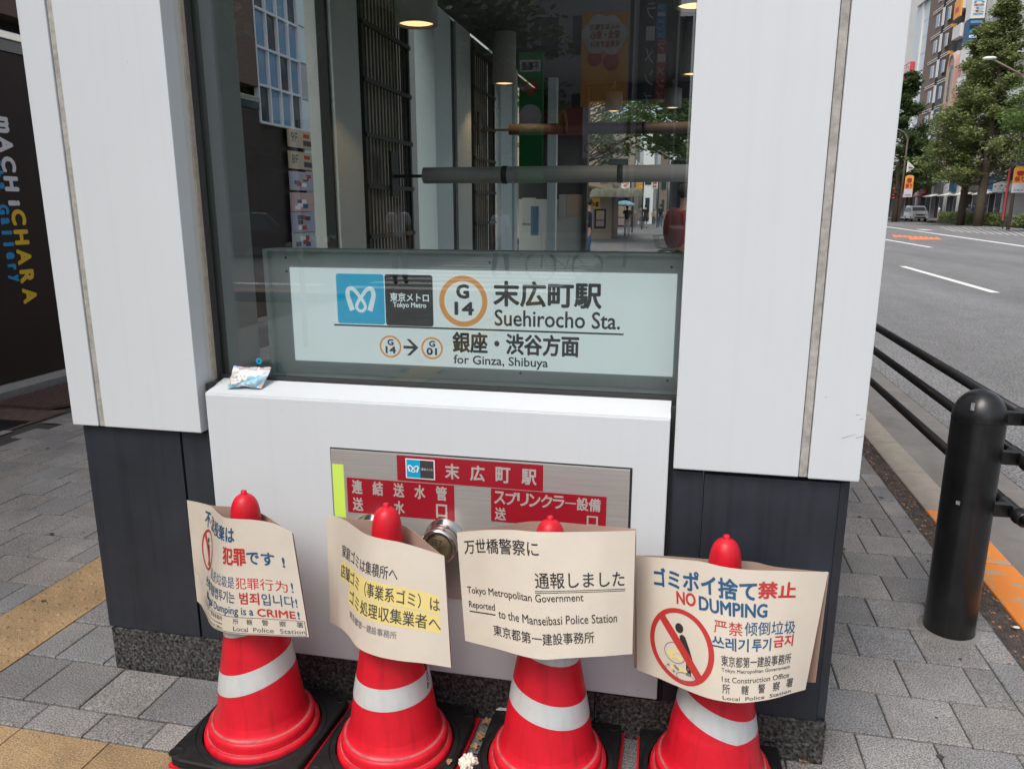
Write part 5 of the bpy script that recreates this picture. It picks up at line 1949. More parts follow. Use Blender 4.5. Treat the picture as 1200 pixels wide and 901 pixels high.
tree('street_tree', (tx(808, 48), 48, 0), 9.5, 4.2, 4.2, 'tree farther along the street between the other two', 'leaf_dark', 8000, .22, .2, conical=False, seed=10)


def hedge(label, pts, w, h, seed):
    rr = random.Random(seed)
    t = world_empty('hedge', tuple(pts[0]), label, 'hedge', 'clipped hedges along the far kerb')
    vs, fs = [], []
    L_ = (pts[1] - pts[0]).length
    for k in range(int(L_ * 330)):
        u = rr.random()
        p = pts[0].lerp(pts[1], u)
        p = p + Vector((rr.uniform(-w, w) / 2, 0, rr.uniform(.05, h) * (1 + .12 * math.sin(u * 31 + seed))))
        a_ = Vector((rr.gauss(0, 1), rr.gauss(0, 1), rr.gauss(0, 1))).normalized() * .09
        b_ = a_.cross(Vector((rr.gauss(0, 1), rr.gauss(0, 1), rr.gauss(0, 1)))).normalized() * .08
        i0 = len(vs)
        vs += [p - a_, p + b_, p + a_, p - b_]
        fs.append((i0, i0 + 1, i0 + 2, i0 + 3))
    me = bpy.data.meshes.new('foliage')
    me.from_pydata(vs, [], fs); me.materials.append(M['leaf_ginkgo'])
    link('foliage', me, t)
    m_ = (pts[0] + pts[1]) / 2
    b = MB()
    b.prism([(min(pts[0].x, pts[1].x) - w * .3, pts[0].y), (pts[0].x + w * .3, pts[0].y), (pts[1].x + w * .3, pts[1].y), (pts[1].x - w * .3, pts[1].y)], 'z', RZ, RZ + h * .75)
    b.build('twigs', M['leaf_dark'], t)


# far kerb line and pavement (the far kerb bows slightly towards us)
kp = [atZ(x, y, RZ) for x, y in ((1020, 255.4), (1060, 256.8), (1104, 260.5), (1150, 263.2), (1200, 266.3), (1260, 269.5))]
b = MB()
poly = [(p.x, p.y) for p in kp]
poly = [(kp[0].x, 300)] + poly + [(kp[-1].x, -60), (60, -60), (60, 300)]
b.prism(poly, 'z', -.28, .02)
b.build('far_pavement', M['concrete'], None, 'structure')
b = MB()
for a, c in zip(kp, kp[1:]):
    d = Vector((.18, .1, 0))
    b.add([(a.x - .1, a.y - .1, .03), (c.x - .1, c.y - .1, .03), (c.x + .3, c.y + .2, .03), (a.x + .3, a.y + .2, .03), (a.x - .1, a.y - .1, RZ), (c.x - .1, c.y - .1, RZ)], [(0, 1, 2, 3), (0, 4, 5, 1)])
fk = b.build('far_kerb', mat('weathered_ochre_kerb', (.42, .26, .15), .8, var=.2, vscale=.8), None, 'structure')


def gp(px, py): return atZ(px, py, .02)
hedge('clipped hedge in front of the tallest ginkgo trunk', (gp(1104, 260), gp(1176, 264)), .9, .95, 1)
hedge('short dark hedge behind the white van', (gp(1040, 253.5), gp(1058, 254.5)), 1.5, 1.1, 2)
hedge('hedge at the right edge of the picture beyond the fence posts', (gp(1190, 265), gp(1260, 268)), .9, .9, 3)
fn = world_empty('low_fence', tuple(gp(1112, 260)), 'low dark post and rail fence in front of the far hedge', 'fence')
fp = [gp(1104 + i * 13.5, 259.6 + i * .78) + Vector((-.5, -.5, 0)) for i in range(9)]
for p in fp:
    b = MB(); b.tube([(p.x, p.y, 0), (p.x, p.y, .95)], .10, 8); b.build('post', M['dark_steel'], fn)
for a, c in zip(fp, fp[1:]):
    for z in (.35, .65):
        b = MB(); b.tube([(a.x, a.y, z), (c.x, c.y, z)], .045, 6); b.build('rail', M['dark_steel'], fn)

# ================================================================== VEHICLES
def vehicle(loc, rz, label, paint, L_=4.6, W_=1.7, H_=1.84, van=True):
    t = empty('van' if van else 'parked_car', loc, label, 'van' if van else 'car', None, rz)
    h = H_
    prof = [(-L_ / 2, .35), (-L_ / 2 + .03, .75), (-L_ / 2 + .12, 1.02), (-L_ / 2 + .75, 1.16), (-L_ / 2 + 1.35, h - .12), (-L_ / 2 + 1.7, h - .03), (L_ / 2 - .5, h), (L_ / 2 - .12, h - .15), (L_ / 2, .9), (L_ / 2, .35)] if van else \
        [(-L_ / 2, .35), (-L_ / 2 + .03, .6), (-L_ / 2 + .9, .82), (-L_ / 2 + 1.7, h - .05), (L_ / 2 - 1.2, h), (L_ / 2 - .5, .95), (L_ / 2, .85), (L_ / 2, .35)]
    bm = bmesh.new()
    rows = []
    for f_, s_ in ((-1, 1), (-.93, 1.0), (.93, 1.0), (1, 1)):
        pass
    K = [(-.5, .93), (-.47, 1.0), (.47, 1.0), (.5, .93)]
    for wx, sc in K:
        rows.append([bm.verts.new((wx * W_ * (1 - .14 * max(0, (z - .95) / (h - .95)) ** 1.2), y_ * (1 if sc == 1 else .985), .35 + (z - .35) * (1 if sc == 1 else .975))) for y_, z in prof])
    n = len(prof)
    for r0, r1 in zip(rows, rows[1:]):
        for i in range(n): bm.faces.new((r0[i], r0[(i + 1) % n], r1[(i + 1) % n], r1[i]))
    bm.faces.new(rows[0][::-1]); bm.faces.new(rows[-1])
    bmesh.ops.recalc_face_normals(bm, faces=bm.faces[:])
    me = bpy.data.meshes.new('body')
    bm.to_mesh(me); bm.free(); me.materials.append(M[paint])
    link('body', me, t)
    p1, p2 = (prof[3], prof[4]) if van else (prof[2], prof[3])
    b = MB()
    e = .012
    def tw(z): return W_ / 2 * (1 - .14 * max(0, (z - .95) / (h - .95)) ** 1.2)
    q = [(p1[0] + (p2[0] - p1[0]) * u, p1[1] + (p2[1] - p1[1]) * u) for u in (.1, .9)]
    b.add([(-tw(q[0][1]) * .90, q[0][0] - e, q[0][1] + e), (tw(q[0][1]) * .90, q[0][0] - e, q[0][1] + e), (tw(q[1][1]) * .86, q[1][0] - e, q[1][1] + e), (-tw(q[1][1]) * .86, q[1][0] - e, q[1][1] + e)], [(0, 1, 2, 3)])
    b.build('windscreen', M['glass_dark'], t)
    for s_ in (-1, 1):
        z0, z1 = (1.12, h - .22) if van else (.92, h - .1)
        for ya_, yb_ in (((-1.0, .15), (.2, 1.25), (1.3, 2.0)) if van else ((-.75, .1), (.15, .9))):
            b = MB()
            x0, x1 = s_ * (tw(z0) + .012), s_ * (tw(z1) + .012)
            sh = .35 if ya_ < -.5 else 0
            b.add([(x0, ya_ - .1, z0), (x0, yb_, z0), (x1, yb_, z1), (x1, ya_ + sh, z1)], [(0, 1, 2, 3)])
            b.build('side_window', M['glass_dark'], t)
        for y_ in (-L_ / 2 + .85, L_ / 2 - .85):
            b = MB()
            b.lathe([(.001, s_ * (W_ / 2 + .01)), (.2, s_ * (W_ / 2 + .015)), (.31, s_ * (W_ / 2 + .01)), (.33, s_ * (W_ / 2 - .03)), (.33, s_ * (W_ / 2 - .2)), (.001, s_ * (W_ / 2 - .2))], 24, (0, y_, .33), 'x')
            w = b.build('wheel', M['tyre'], t)
            b = MB()
            b.lathe([(.001, s_ * (W_ / 2 + .03)), (.19, s_ * (W_ / 2 + .018))], 12, (0, y_, .33), 'x')
            b.build('rim', M['chrome'], w)
        b = MB()
        b.box(min(s_ * W_ * .29, s_ * W_ * .455), max(s_ * W_ * .29, s_ * W_ * .455), -L_ / 2 - .01, -L_ / 2 + .12, .72 if van else .58, .90 if van else .70)
        b.build('headlight', M['headlamp'], t)
        b = MB(); b.ball((s_ * (W_ / 2 + .09), -L_ / 2 + 1.15, 1.15 if van else .95), .1, 10, 6, (.8, .5, .8)); b.build('side_mirror', M[paint], t)
    bx('grille', M['joint'], t, -W_ * .27, W_ * .27, -L_ / 2 - .015, -L_ / 2 + .1, .70 if van else .5, .86 if van else .64)
    bx('lower_grille', M['joint'], t, -W_ * .36, W_ * .36, -L_ / 2 - .012, -L_ / 2 + .1, .40, .55)
    bx('number_plate', M['board_w'], t, -.16, .16, -L_ / 2 - .03, -L_ / 2 - .012, .50, .66)
    return t


p = atZ(1077, 259.8, RZ)
vehicle((p.x + .1, p.y + 2, RZ), R(-3), 'white van driving towards the viewer on the far side of the road', 'van')


def lamppost(px, py, Y, H_, arm, label, banner=None):
    p = atY(px, py, Y)
    t = world_empty('street_lamp', (p.x, Y, 0), label, 'street lamp', 'street lamps along the far pavement')
    b = MB()
    b.tube([(p.x, Y, 0), (p.x, Y, H_ * .8), (p.x, Y, H_ * .93), (p.x + arm * .25, Y, H_), (p.x + arm, Y, H_ + .75 * abs(arm) * .55)], [.13, .1, .09, .07, .06], 8)
    b.build('pole', M['brown_pole'], t)
    b = MB(); b.ball((p.x + arm, Y, H_ + .75 * abs(arm) * .55 - .03), .35, 10, 6, (1.3, .5, .35)); b.build('lamp_head', M['board_w'], t)
    return t, p


M['brown_pole'] = mat('brown_pole', (.14, .10, .085), .6)
M['banner_o'] = mat('orange_banner', (.80, .36, .07), .6)
M['banner_w'] = mat('pale_banner', (.62, .60, .66), .6)
t, p = lamppost(1054, 250, 92, 9.3, -1.6, 'brown street lamp beside the dark tree, with an orange banner')
t, p2 = lamppost(1184, 250, 60, 10.2, -2.6, 'brown street lamp in front of the ginkgo at the right edge', None)


def banner(x0, x1, Y, z0, z1, label, rows_=('大', '売', '出')):
    t = world_empty('street_banner', ((x0 + x1) / 2, Y, z0), label, 'banner')
    zm = z0 + (z1 - z0) * .38
    b = MB()
    pts = [(x0, zm), (x1, zm), (x1, z1 - .15)] + [((x0 + x1) / 2 + (x1 - x0) / 2 * math.cos(R(a)), z1 - .15 + .22 * math.sin(R(a))) for a in range(0, 181, 30)] + [(x0, z1 - .15)]
    b.prism(pts, 'y', Y, Y + .04)
    b.build('orange_cloth', M['banner_o'], t)
    bx('pale_cloth', M['banner_w'], t, x0, x1, Y, Y + .04, z0, zm - .01)
    w = x1 - x0
    lettering(t, M['red_print'], planeY(Y), [('春', x0 + w * .2, zm + (z1 - zm) * .45, x1 - w * .2, z1 - .25, .05), ('祭り', x0 + w * .12, zm + .08, x1 - w * .12, zm + (z1 - zm) * .40, .05)])
    lettering(t, M['grey_print'], planeY(Y), [('秋葉原', x0 + w * .12, z0 + .1, x1 - w * .12, z0 + (zm - z0) * .35, .02)])


q = pr(1060, 206, 1070, 231, 91.5)
banner(q[0], q[2], 91.5, q[1], q[3], 'orange and white banner hanging on the lamp post beside the dark tree')
q = pr(1187, 196, 1203, 226, 59.5)
banner(q[0], q[2], 59.5, q[1], q[3], 'orange and white banner at the right edge beside the leaning pole')
q = pr(1180, 197, 1182, 236, 61)
t = world_empty('narrow_flag', (q[0], 61, 0), 'narrow red flag on a pole left of the right edge lamp post', 'flag')
bx('flag_cloth', M['board_r'], t, q[0], q[2], 61, 61.04, .6, q[3])
bx('pole', M['dark_steel'], t, q[2], q[2] + .05, 61, 61.05, 0, q[3] + .1)
# triangular road sign and round sign
q = atY(1067, 197, 90)
t = world_empty('triangle_sign', (q.x, 90, 0), 'triangular road sign seen edge on beside the lamp post', 'road sign')
b = MB(); b.prism([(q.x - .35, q.z + .75), (q.x + .45, q.z + .0), (q.x - .35, q.z - .45)], 'y', 90, 90.05); b.build('sign_plate', M['board_w'], t)
b = MB(); b.prism([(q.x - .22, q.z + .48), (q.x + .25, q.z + .0), (q.x - .22, q.z - .27)], 'y', 89.97, 90); b.build('sign_centre', M['wall_grey'], t)
q = atY(1087, 186, 112)
t = world_empty('round_sign', (q.x, 112, 0), 'round brown convex mirror on a pole between the dark tree and the ginkgo', 'mirror')
b = MB(); b.lathe([(.70, 112.1), (.64, 112.0), (.001, 111.95)], 20, (q.x, 0, q.z), 'y'); b.build('mirror_disc', mat('copper_disc', (.25, .13, .10), .3, metal=.5), t)
b = MB(); b.tube([(q.x, 112.15, 0), (q.x, 112.15, q.z)], .06, 6); b.build('pole', M['brown_pole'], t)
person((atY(1135, 250, 84).x, 84, .02), R(180), 'person in a lilac shirt and white cap standing behind the far hedge', 1.7, 'poster_mauve', 'blue_cloth', .05, hat='white_cloth', group='people on the far pavement', sub=1)
person((atY(1100, 250, 96).x, 96, .02), R(90), 'person in pale clothes walking past the far shops', 1.7, 'white_cloth', 'grey_cloth', .1, group='people on the far pavement', sub=1)

# ================================================================== FAR BUILDINGS ACROSS THE AVENUE
XB = 35.0


def fy(px, X=XB, py=150): return atX(px, py, X).y
def fz(px, py, X=XB): return atX(px, py, X).z


def far_building(name, label, X, y0, y1, h, wall, depth=16):
    t = world_empty(name, (X, (y0 + y1) / 2, 0), label, 'building', 'buildings across the avenue')
    bx('wall', M[wall], t, X, X + depth, y0, y1, 0, h)
    return t


# white and blue tower (farthest)
t = far_building('white_tower', 'white and pale blue tower with vertical sign, just right of the white column', XB, fy(1078), fy(1040), 62, 'wall_white')
a = fy(1078); c = fy(1069.5)
for k in range(26):
    bx('wall_panel', M['wall_bluegrey'], t, XB - .12, XB - .01, a + .05, c, .6 + k * 2.35, .6 + k * 2.35 + 2.28)
bx('blue_cladding', M['wall_bluegrey'], t, XB - .25, XB - .01, c + .9, fy(1062), 10, 50)
bx('pier', M['wall_white'], t, XB - .35, XB - .01, c, c + .85, 0, 48)
q0, q1 = fy(1066), fy(1059)
bx('sign_panel', M['board_r'], t, XB - .9, XB - .3, q0, q1, fz(1062, 97), fz(1062, 80))
for i, ch in enumerate('カラオケ'):
    z1 = fz(1062, 80) - .2 - i * 1.25
    if z1 - 1.1 > fz(1062, 97):
        bx('sign_tile', M['board_w'], t, XB - .93, XB - .9, q0 + .3, q1 - .3, z1 - 1.1, z1)
        vs_, fs_, _, _ = glyphs(ch)
        b = MB(); b.add([(XB - .94, q1 - .5 - (q1 - q0 - 1.0) * x, z1 - 1.05 + .98 * y) for x, y in vs_], fs_); raw(b, 'letter', M['red_print'], t)
bx('sign_panel', M['board_w'], t, XB - .6, XB - .3, fy(1083), fy(1063), fz(1075, 12), fz(1075, -14))
for k in range(2):
    bx('sign_lettering', M['blue_print'], t, XB - .62, XB - .6, fy(1080), fy(1068), fz(1075, 8) + k * 2.0, fz(1075, 8) + .9 + k * 2.0)

# brown hotel: two bays split by a dark glazed slot
t = far_building('brown_hotel', 'brown tiled hotel with white string lines and a dark glazed slot', XB - .6, fy(1101.5), fy(1079), 60, 'wall_brown')
X_ = XB - .6
ya, yb_ = fy(1101.5, X_), fy(1079, X_)
ys_, ye_ = fy(1092.5, X_), fy(1089.5, X_)
bx('lower_cladding', M['wall_slate'], t, X_ - .05, X_ - .002, ya, ys_, 0, fz(1105, 90, X_))
bx('slot', M['joint'], t, X_ - .06, X_ - .002, ys_, ye_, 0, 60)
for k in range(16):
    z = 2.0 + k * 3.35
    bx('slot_window', M['headlamp'], t, X_ - .12, X_ - .05, ys_ + .1, ye_ - .1, z + .4, z + 2.7)
    for (w0, w1) in ((ya + (ys_ - ya) * .36, ya + (ys_ - ya) * .60), (ye_ + (yb_ - ye_) * .30, ye_ + (yb_ - ye_) * .55)):
        bx('window_frame', M['board_w'], t, X_ - .1, X_ - .02, w0 - .12, w1 + .12, z + .65, z + 2.25)
        bx('window', M['glass_sky'], t, X_ - .13, X_ - .1, w0, w1, z + .75, z + 2.15)
    for dz in (0, .28):
        for (w0, w1) in ((ya, ys_), (ye_, yb_)):
            bx('string_line', M['wall_white'], t, X_ - .1, X_ - .05, w0, w1, z + 2.75 + dz, z + 2.85 + dz)
    bx('corner_lamp', M['board_y'], t, X_ - .14, X_ + .5, ya - .12, ya - .01, z + 2.7, z + 3.1)
bx('side_wall', M['wall_slate'], t, X_, X_ + 12, ya - .01, ya, 0, 60)  # shade on this side of the brown hotel put into its dark colour
# pink arched building in front
X2 = XB - 1.2
t = far_building('pink_arch_building', 'narrow pink building with an arched top and tall slot windows', X2, fy(1111, X2), fy(1103, X2), fz(1110, 86, X2), 'wall_pink', 10)
ya, yb_ = fy(1111, X2), fy(1103, X2)
zt = fz(1110, 86, X2)
b = MB()
n_ = 14
ym, ry = (ya + yb_) / 2, (yb_ - ya) / 2
b.prism([(ym + ry * math.cos(math.pi * i / n_), zt + 2.2 * math.sin(math.pi * i / n_)) for i in range(n_ + 1)], 'x', X2, X2 + 10)
b.build('arch_top', M['wall_pink'], t)
b = MB()
for i in range(n_):
    a0, a1 = math.pi * i / n_, math.pi * (i + 1) / n_
    b.prism([(ym + ry * math.cos(a0), zt + 2.2 * math.sin(a0)), (ym + ry * math.cos(a1), zt + 2.2 * math.sin(a1)), (ym + ry * .85 * math.cos(a1), zt + 1.9 * math.sin(a1)), (ym + ry * .85 * math.cos(a0), zt + 1.9 * math.sin(a0))], 'x', X2 - .2, X2 - .002)
b.build('arch_trim', M['wall_beige'], t)
for y_ in (ya + .35, yb_ - .35): bx('pilaster', M['wall_beige'], t, X2 - .2, X2 - .002, y_ - .35, y_ + .35, 0, zt)
for f_ in (.38, .62):
    y_ = ya + (yb_ - ya) * f_
    bx('slot_window', M['glass_dark'], t, X2 - .08, X2 - .01, y_ - .3, y_ + .3, zt - 3.6, zt + .6)
for k in range(3):
    bx('balcony_opening', M['joint'], t, X2 - .05, X2 - .01, ya + 1, yb_ - 1, zt - 8.6 - k * 3.6, zt - 6.0 - k * 3.6)
# grey balcony block
t = far_building('balcony_block', 'grey apartment block with white balcony fronts and an orange sign', XB, fy(1121), fy(1112), 60, 'wall_grey')
ya, yb_ = fy(1121), fy(1111.8)
for k in range(16):
    z = 3 + k * 3.3
    bx('balcony_recess', M['wall_slate'], t, XB - .3, XB - .01, ya + .1, yb_ - .1, z + 1.6, z + 3.1)
    bx('balcony_front', M['wall_white'], t, XB - 1.0, XB - .2, ya + .1, yb_ - .1, z, z + 1.55)
bx('orange_signboard', M['banner_o'], t, XB - 1.2, XB - 1.0, ya + .2, yb_ - .4, fz(1122, 28), fz(1122, 9))
bx('orange_signboard_text', M['board_r'], t, XB - 1.23, XB - 1.2, ya + .9, yb_ - 1.0, fz(1122, 22), fz(1122, 17))
# second balcony block with rounded balconies and the vertical white sign
t = far_building('rounded_balcony_block', 'pale block with small rounded balconies and air conditioners', XB - .5, fy(1129), fy(1121.3), 60, 'wall_white')
ya, yb_ = fy(1129, XB - .5), fy(1121.3, XB - .5)
for k in range(16):
    z = 2.4 + k * 3.3
    b = MB()
    b.prism([(XB - .5, ya), (XB - 1.3, ya + .3), (XB - 1.5, (ya + yb_) / 2), (XB - 1.3, yb_ - .3), (XB - .5, yb_)], 'z', z, z + 1.7)
    b.build('balcony_front', M['wall_white'], t)
    bx('balcony_recess', M['wall_slate'], t, XB - .56, XB - .502, ya + .2, yb_ - .2, z + 1.75, z + 3.2)
    bx('air_conditioner', M['wall_grey'], t, XB - .9, XB - .5, ya + .5, ya + 1.3, z + 1.75, z + 2.4)
# grey panel building with shop signs
t = far_building('panel_building', 'light grey panel building carrying white and blue signs above the ginkgo', XB - 1.5, fy(1163, XB - 1.5), fy(1130, XB - 1.5), 60, 'wall_grey', 30)
X3 = XB - 1.5
ya, yb_ = fy(1163, X3), fy(1130, X3)
for k in range(14):
    bx('string_line', M['wall_slate'], t, X3 + .0, X3 + 30, ya - .03, ya - .001, 4 + k * 4, 4.06 + k * 4)
for k in range(20):
    bx('panel_joint', M['wall_slate'], t, X3 + .7 + k * 1.4, X3 + .74 + k * 1.4, ya - .028, ya - .001, 0, 60)
M['side_panel'] = mat('ribbed_panel', (.40, .40, .39), .6)
q = (fy(1138, X3), fy(1132, X3))
bx('vertical_sign', M['wall_white'], t, X3 - 1.6, X3 - .1, q[0], q[1], fz(1136, 33, X3), fz(1136, 5, X3))
zz1, zz0 = fz(1136, 6, X3), fz(1136, 33, X3)
for i, ch in enumerate('minette'):
    st_ = (zz1 - zz0 - .6) / 7
    z1 = zz1 - .3 - i * st_
    vs_, fs_, _, _ = glyphs(ch)
    for X_, mm in ((q[0] - .03, 'metro_blue' if i % 2 == 0 else 'red_print'),):
        b = MB(); b.add([(X3 - 1.4 + 1.1 * x, X_, z1 - st_ * .8 + st_ * .75 * y) for x, y in vs_], fs_); raw(b, 'letter', M[mm], t)
bx('vertical_sign', M['blue_print'], t, X3 - 1.6, X3 - .1, q[0], q[1], fz(1136, 60, X3), fz(1136, 34, X3))
for k in range(5):
    bx('sign_photo', M[['glass_sky', 'headlamp', 'metro_blue', 'ink', 'glass_sky'][k]], t, X3 - 1.5, X3 - .3, q[0] - .03, q[0] - .001, fz(1136, 58 - k * 5, X3), fz(1136, 55 - k * 5, X3))
q = (fy(1163, X3) + .3, fy(1152, X3))
bx('name_sign', M['wall_white'], t, X3 - .7, X3 - .02, q[0], q[1], fz(1158, 28, X3), fz(1158, -6, X3))
zc = fz(1158, 10, X3)
for i, ch in enumerate('mujirs'):
    w_ = (q[1] - q[0] - .6) / 6
    vs_, fs_, _, _ = glyphs(ch)
    b = MB(); b.add([(X3 - .72, q[1] - .3 - i * w_ - w_ * .85 * x, zc + 1.1 * y) for x, y in vs_], fs_); raw(b, 'letter', M['red_print' if i == 2 else 'blue_print'], t)
for k, (px0, px1) in enumerate(((1143, 1146), (1148, 1152), (1153, 1159))):
    bx('blue_window_print', M['metro_blue' if k % 2 else 'glass_sky'], t, X3 - .1, X3 - .02, fy(px1, X3), fy(px0, X3), fz(1150, 62, X3), fz(1150, 40 - k * 3, X3))
for k in range(8):
    bx('tall_window', M['glass_dark'], t, X3 - .08, X3 - .02, fy(1147.5, X3), fy(1145, X3), 12 + k * 5.2, 15.5 + k * 5.2)
# white and teal building at the right edge
t = far_building('teal_sign_building', 'white building with teal sign at the far right edge', XB - 3, 60, fy(1188, XB - 3), 44, 'wall_white', 20)
X4 = XB - 3
for k in range(8):
    bx('balcony_slab', M['wall_white'], t, X4 - 1.2, X4, 60.2, fy(1189, X4), 3 + k * 4.2, 4.1 + k * 4.2)
    bx('window', M['glass_sky'], t, X4 - .05, X4 - .01, 61, fy(1190, X4), 4.3 + k * 4.2, 6.6 + k * 4.2)
# ground-floor shops under the trees
shops = [(1040, 1062, 'wall_slate', 'board_r', 'shop with a red orange awning behind the dark tree'), (1063, 1084, 'wall_grey', 'board_r', 'shop with pink signs behind the van'), (1085, 1099, 'wall_slate', 'board_r', 'dark shop with a red sign between van and hedge'),
         (1100, 1118, 'wall_grey', 'wall_slate', 'grey shop with a wide doorway behind the left tree trunk'), (1119, 1134, 'wall_white', 'blue_print', 'pale shop with a small blue sign between the trunks'), (1135, 1160, 'wall_beige', 'wall_slate', 'beige shop with brown door behind the ginkgo trunk'), (1161, 1188, 'wall_white', 'blue_print', 'white shop with a blue and white sign at the right')]
for px0, px1, w_, s_, lab in shops:
    X5 = XB - 3.4
    y0, y1 = fy(px1, X5), fy(px0, X5)
    t = world_empty('ground_floor_shop', (X5, (y0 + y1) / 2, 0), lab, 'shop', 'shops across the avenue')
    bx('wall', M[w_], t, X5, X5 + 3.6, y0 + .1, y1 - .1, 0, 5.2)
    n_ = 3
    for i in range(n_):
        a = y0 + .6 + (y1 - y0 - 1) * i / n_
        bx('shop_window', M['glass_dark' if i != 1 else 'joint'], t, X5 - .05, X5 - .002, a, a + (y1 - y0 - 1) / n_ * .8, .25, 2.9)
    bx('sign_band', M[s_], t, X5 - .35, X5 - .06, y0 + 1, y0 + (y1 - y0) * .6, 3.3, 4.5)
    b = MB(); b.prism([(X5 - .01, 3.2), (X5 - 1.2, 2.9), (X5 - 1.2, 2.8), (X5 - .01, 3.05)], 'y', y0 + (y1 - y0) * .3, y1 - .6)
    b.build('awning', M['board_r' if s_ == 'board_r' else 'wall_white'], t)

# ================================================================== ACROSS THE SIDE STREET BEHIND THE VIEWER (mirrored in the glass)
def rf(px, py, Yv):
    """real place of something the window mirrors at apparent distance Yv"""
    p = atY(px, py, Yv)
    return Vector((p.x, 4.1 - Yv, p.z))


bx('opposite_pavement', M['concrete'], None, -200, 2.0, -80, -24.0, -.3, 0, kind='structure')
def opposite(label, x0, x1, yf, h, wall, nx, nz, fh=3.4, glass='glass_dark', base=4.2, ww=.55, wh=.5):
    t = world_empty('opposite_building', ((x0 + x1) / 2, yf, 0), label, 'building', 'buildings opposite, behind the viewer')
    bx('wall', M[wall], t, x0, x1, yf - 14, yf, 0, h)
    for k in range(nz):
        for i in range(nx):
            w = (x1 - x0) / nx
            a = x0 + w * (i + (1 - ww) / 2)
            z = base + fh * k + fh * .25
            bx('window', M[glass], t, a, a + w * ww, yf + .0, yf + .05, z, z + fh * wh)
    bx('shop_front', M['glass_dark'], t, x0 + .5, x1 - .5, yf, yf + .06, .3, 3.2)
    return t


YO = 4.1 - 38
tg = opposite('grey tiled building with square windows and a red restaurant band, mirrored in the window', rf(590, 150, 38).x, rf(735, 150, 38).x, YO, 16, 'wall_grey', 4, 3)
q0, q1 = rf(636, 128, 37.5), rf(690, 160, 37.5)
rb = bx('red_sign_band', M['board_r'], tg, q0.x, q1.x, YO + .05, YO + .5, q1.z, q0.z)
b = MB()
ax, az = (rf(645, 144, 37.5).x + rf(663, 144, 37.5).x) / 2, rf(654, 157, 37.5).z
hw, hh = .42, 1.0
for s_ in (-1, 1):
    pts = [(ax + s_ * (hw * .5 + hw * .5 * math.cos(R(a))), YO + .52, az + hh * math.sin(R(a))) for a in range(0, 181, 15)]
    b.tube(pts, .07, 6)
b.build('yellow_arches', M['sign_yellow'], rb)
opposite('dark tower with vertical shop signs, mirrored at the right side of the window', rf(736, 150, 45).x, rf(789, 150, 45).x, 4.1 - 45, 19, 'wall_dark', 3, 4)
opposite('dark brown tower mirrored at the far left of the window', -34, rf(470, 150, 36).x, 4.1 - 36, 15, 'wall_dark', 8, 3)
opposite('dark slate building mirrored behind the louvre screens', rf(471, 150, 37).x, rf(589, 150, 37).x, 4.1 - 37, 15, 'wall_slate', 4, 3)
opposite('low grey building far off, mirrored beside the strip of sky', rf(790, 150, 70).x, rf(806, 150, 70).x, 4.1 - 70, 17, 'wall_slate', 2, 5)
for px0, px1, py0, py1, m, lab in ((770, 780, 5, 45, 'metro_blue', 'blue vertical shop sign mirrored at the upper right of the window'), (770, 779, 46, 120, 'board_r', 'red vertical shop sign mirrored below the blue one'), (757, 765, 0, 130, 'wall_slate', 'dark vertical shop sign mirrored left of the red one')):
    a, c = rf(px0, py0, 43), rf(px1, py1, 43)
    t = world_empty('vertical_sign', (a.x, a.y, c.z), lab, 'sign')
    bx('panel', M[m], t, min(a.x, c.x), max(a.x, c.x), a.y - .2, a.y, c.z, a.z)
    bx('wall_bracket', M['dark_steel'], t, min(a.x, c.x) + .1, min(a.x, c.x) + .2, a.y - 2, a.y - .2, (a.z + c.z) / 2, (a.z + c.z) / 2 + .1)
    n_ = 5
    for i in range(n_):
        st_ = (a.z - c.z) / n_
        ch = 'ラーメンズ'[i]
        vs_, fs_, _, _ = glyphs(ch)
        x0, x1 = min(a.x, c.x), max(a.x, c.x)
        b = MB(); b.add([(x1 - .06 - (x1 - x0 - .12) * x, a.y + .01, a.z - st_ * (i + .85) + st_ * .7 * y) for x, y in vs_], fs_); raw(b, 'letter', M['white_print'], t)


def mtext(t, m, txt, px0, py0, px1, py1, Yv, bold=.02):
    """lettering facing +Y (towards the kiosk), reads mirrored in the glass"""
    a, c = rf(px0, py0, Yv), rf(px1, py1, Yv)
    x0, x1 = min(a.x, c.x), max(a.x, c.x)
    Yr = a.y
    def f_(u, v, off): return (x1 + x0 - u, Yr + .001 + off * 3, v)
    lettering(t, M[m], f_, [(txt, x0, c.z, x1, a.z, bold)])


# green estate-agent sign
a, c = rf(608, 62, 24), rf(635, 215, 24)
t = world_empty('green_sign', (a.x, a.y - .1, c.z), 'tall green sign with white heading and red arrow, mirrored right of the second lamp', 'sign')
M['green'] = mat('green_sign', (.03, .30, .07), .5)
bx('panel', M['green'], t, a.x, c.x, a.y - .2, a.y, c.z, a.z)
q0, q1 = rf(609.5, 71, 24), rf(633.5, 84, 24)
bx('heading', M['white_print'], t, q0.x, q1.x, a.y, a.y + .01, q1.z, q0.z)
mtext(t, 'ink', '不動産', 611, 73, 632, 82, 23.98)
b = MB()
aa, bb = rf(610, 103, 23.97), rf(633, 103, 23.97)
zc = aa.z
b.prism([(aa.x, zc - .13), (aa.x + (bb.x - aa.x) * .5, zc - .13), (aa.x + (bb.x - aa.x) * .5, zc - .30), (bb.x, zc), (aa.x + (bb.x - aa.x) * .5, zc + .30), (aa.x + (bb.x - aa.x) * .5, zc + .13), (aa.x, zc + .13)], 'y', a.y, a.y + .012)
b.build('red_arrow', M['board_r'], t)
mtext(t, 'white_print', '140m', 611, 100, 624, 106, 23.95, 0)
q0 = rf(621, 137, 23.97)
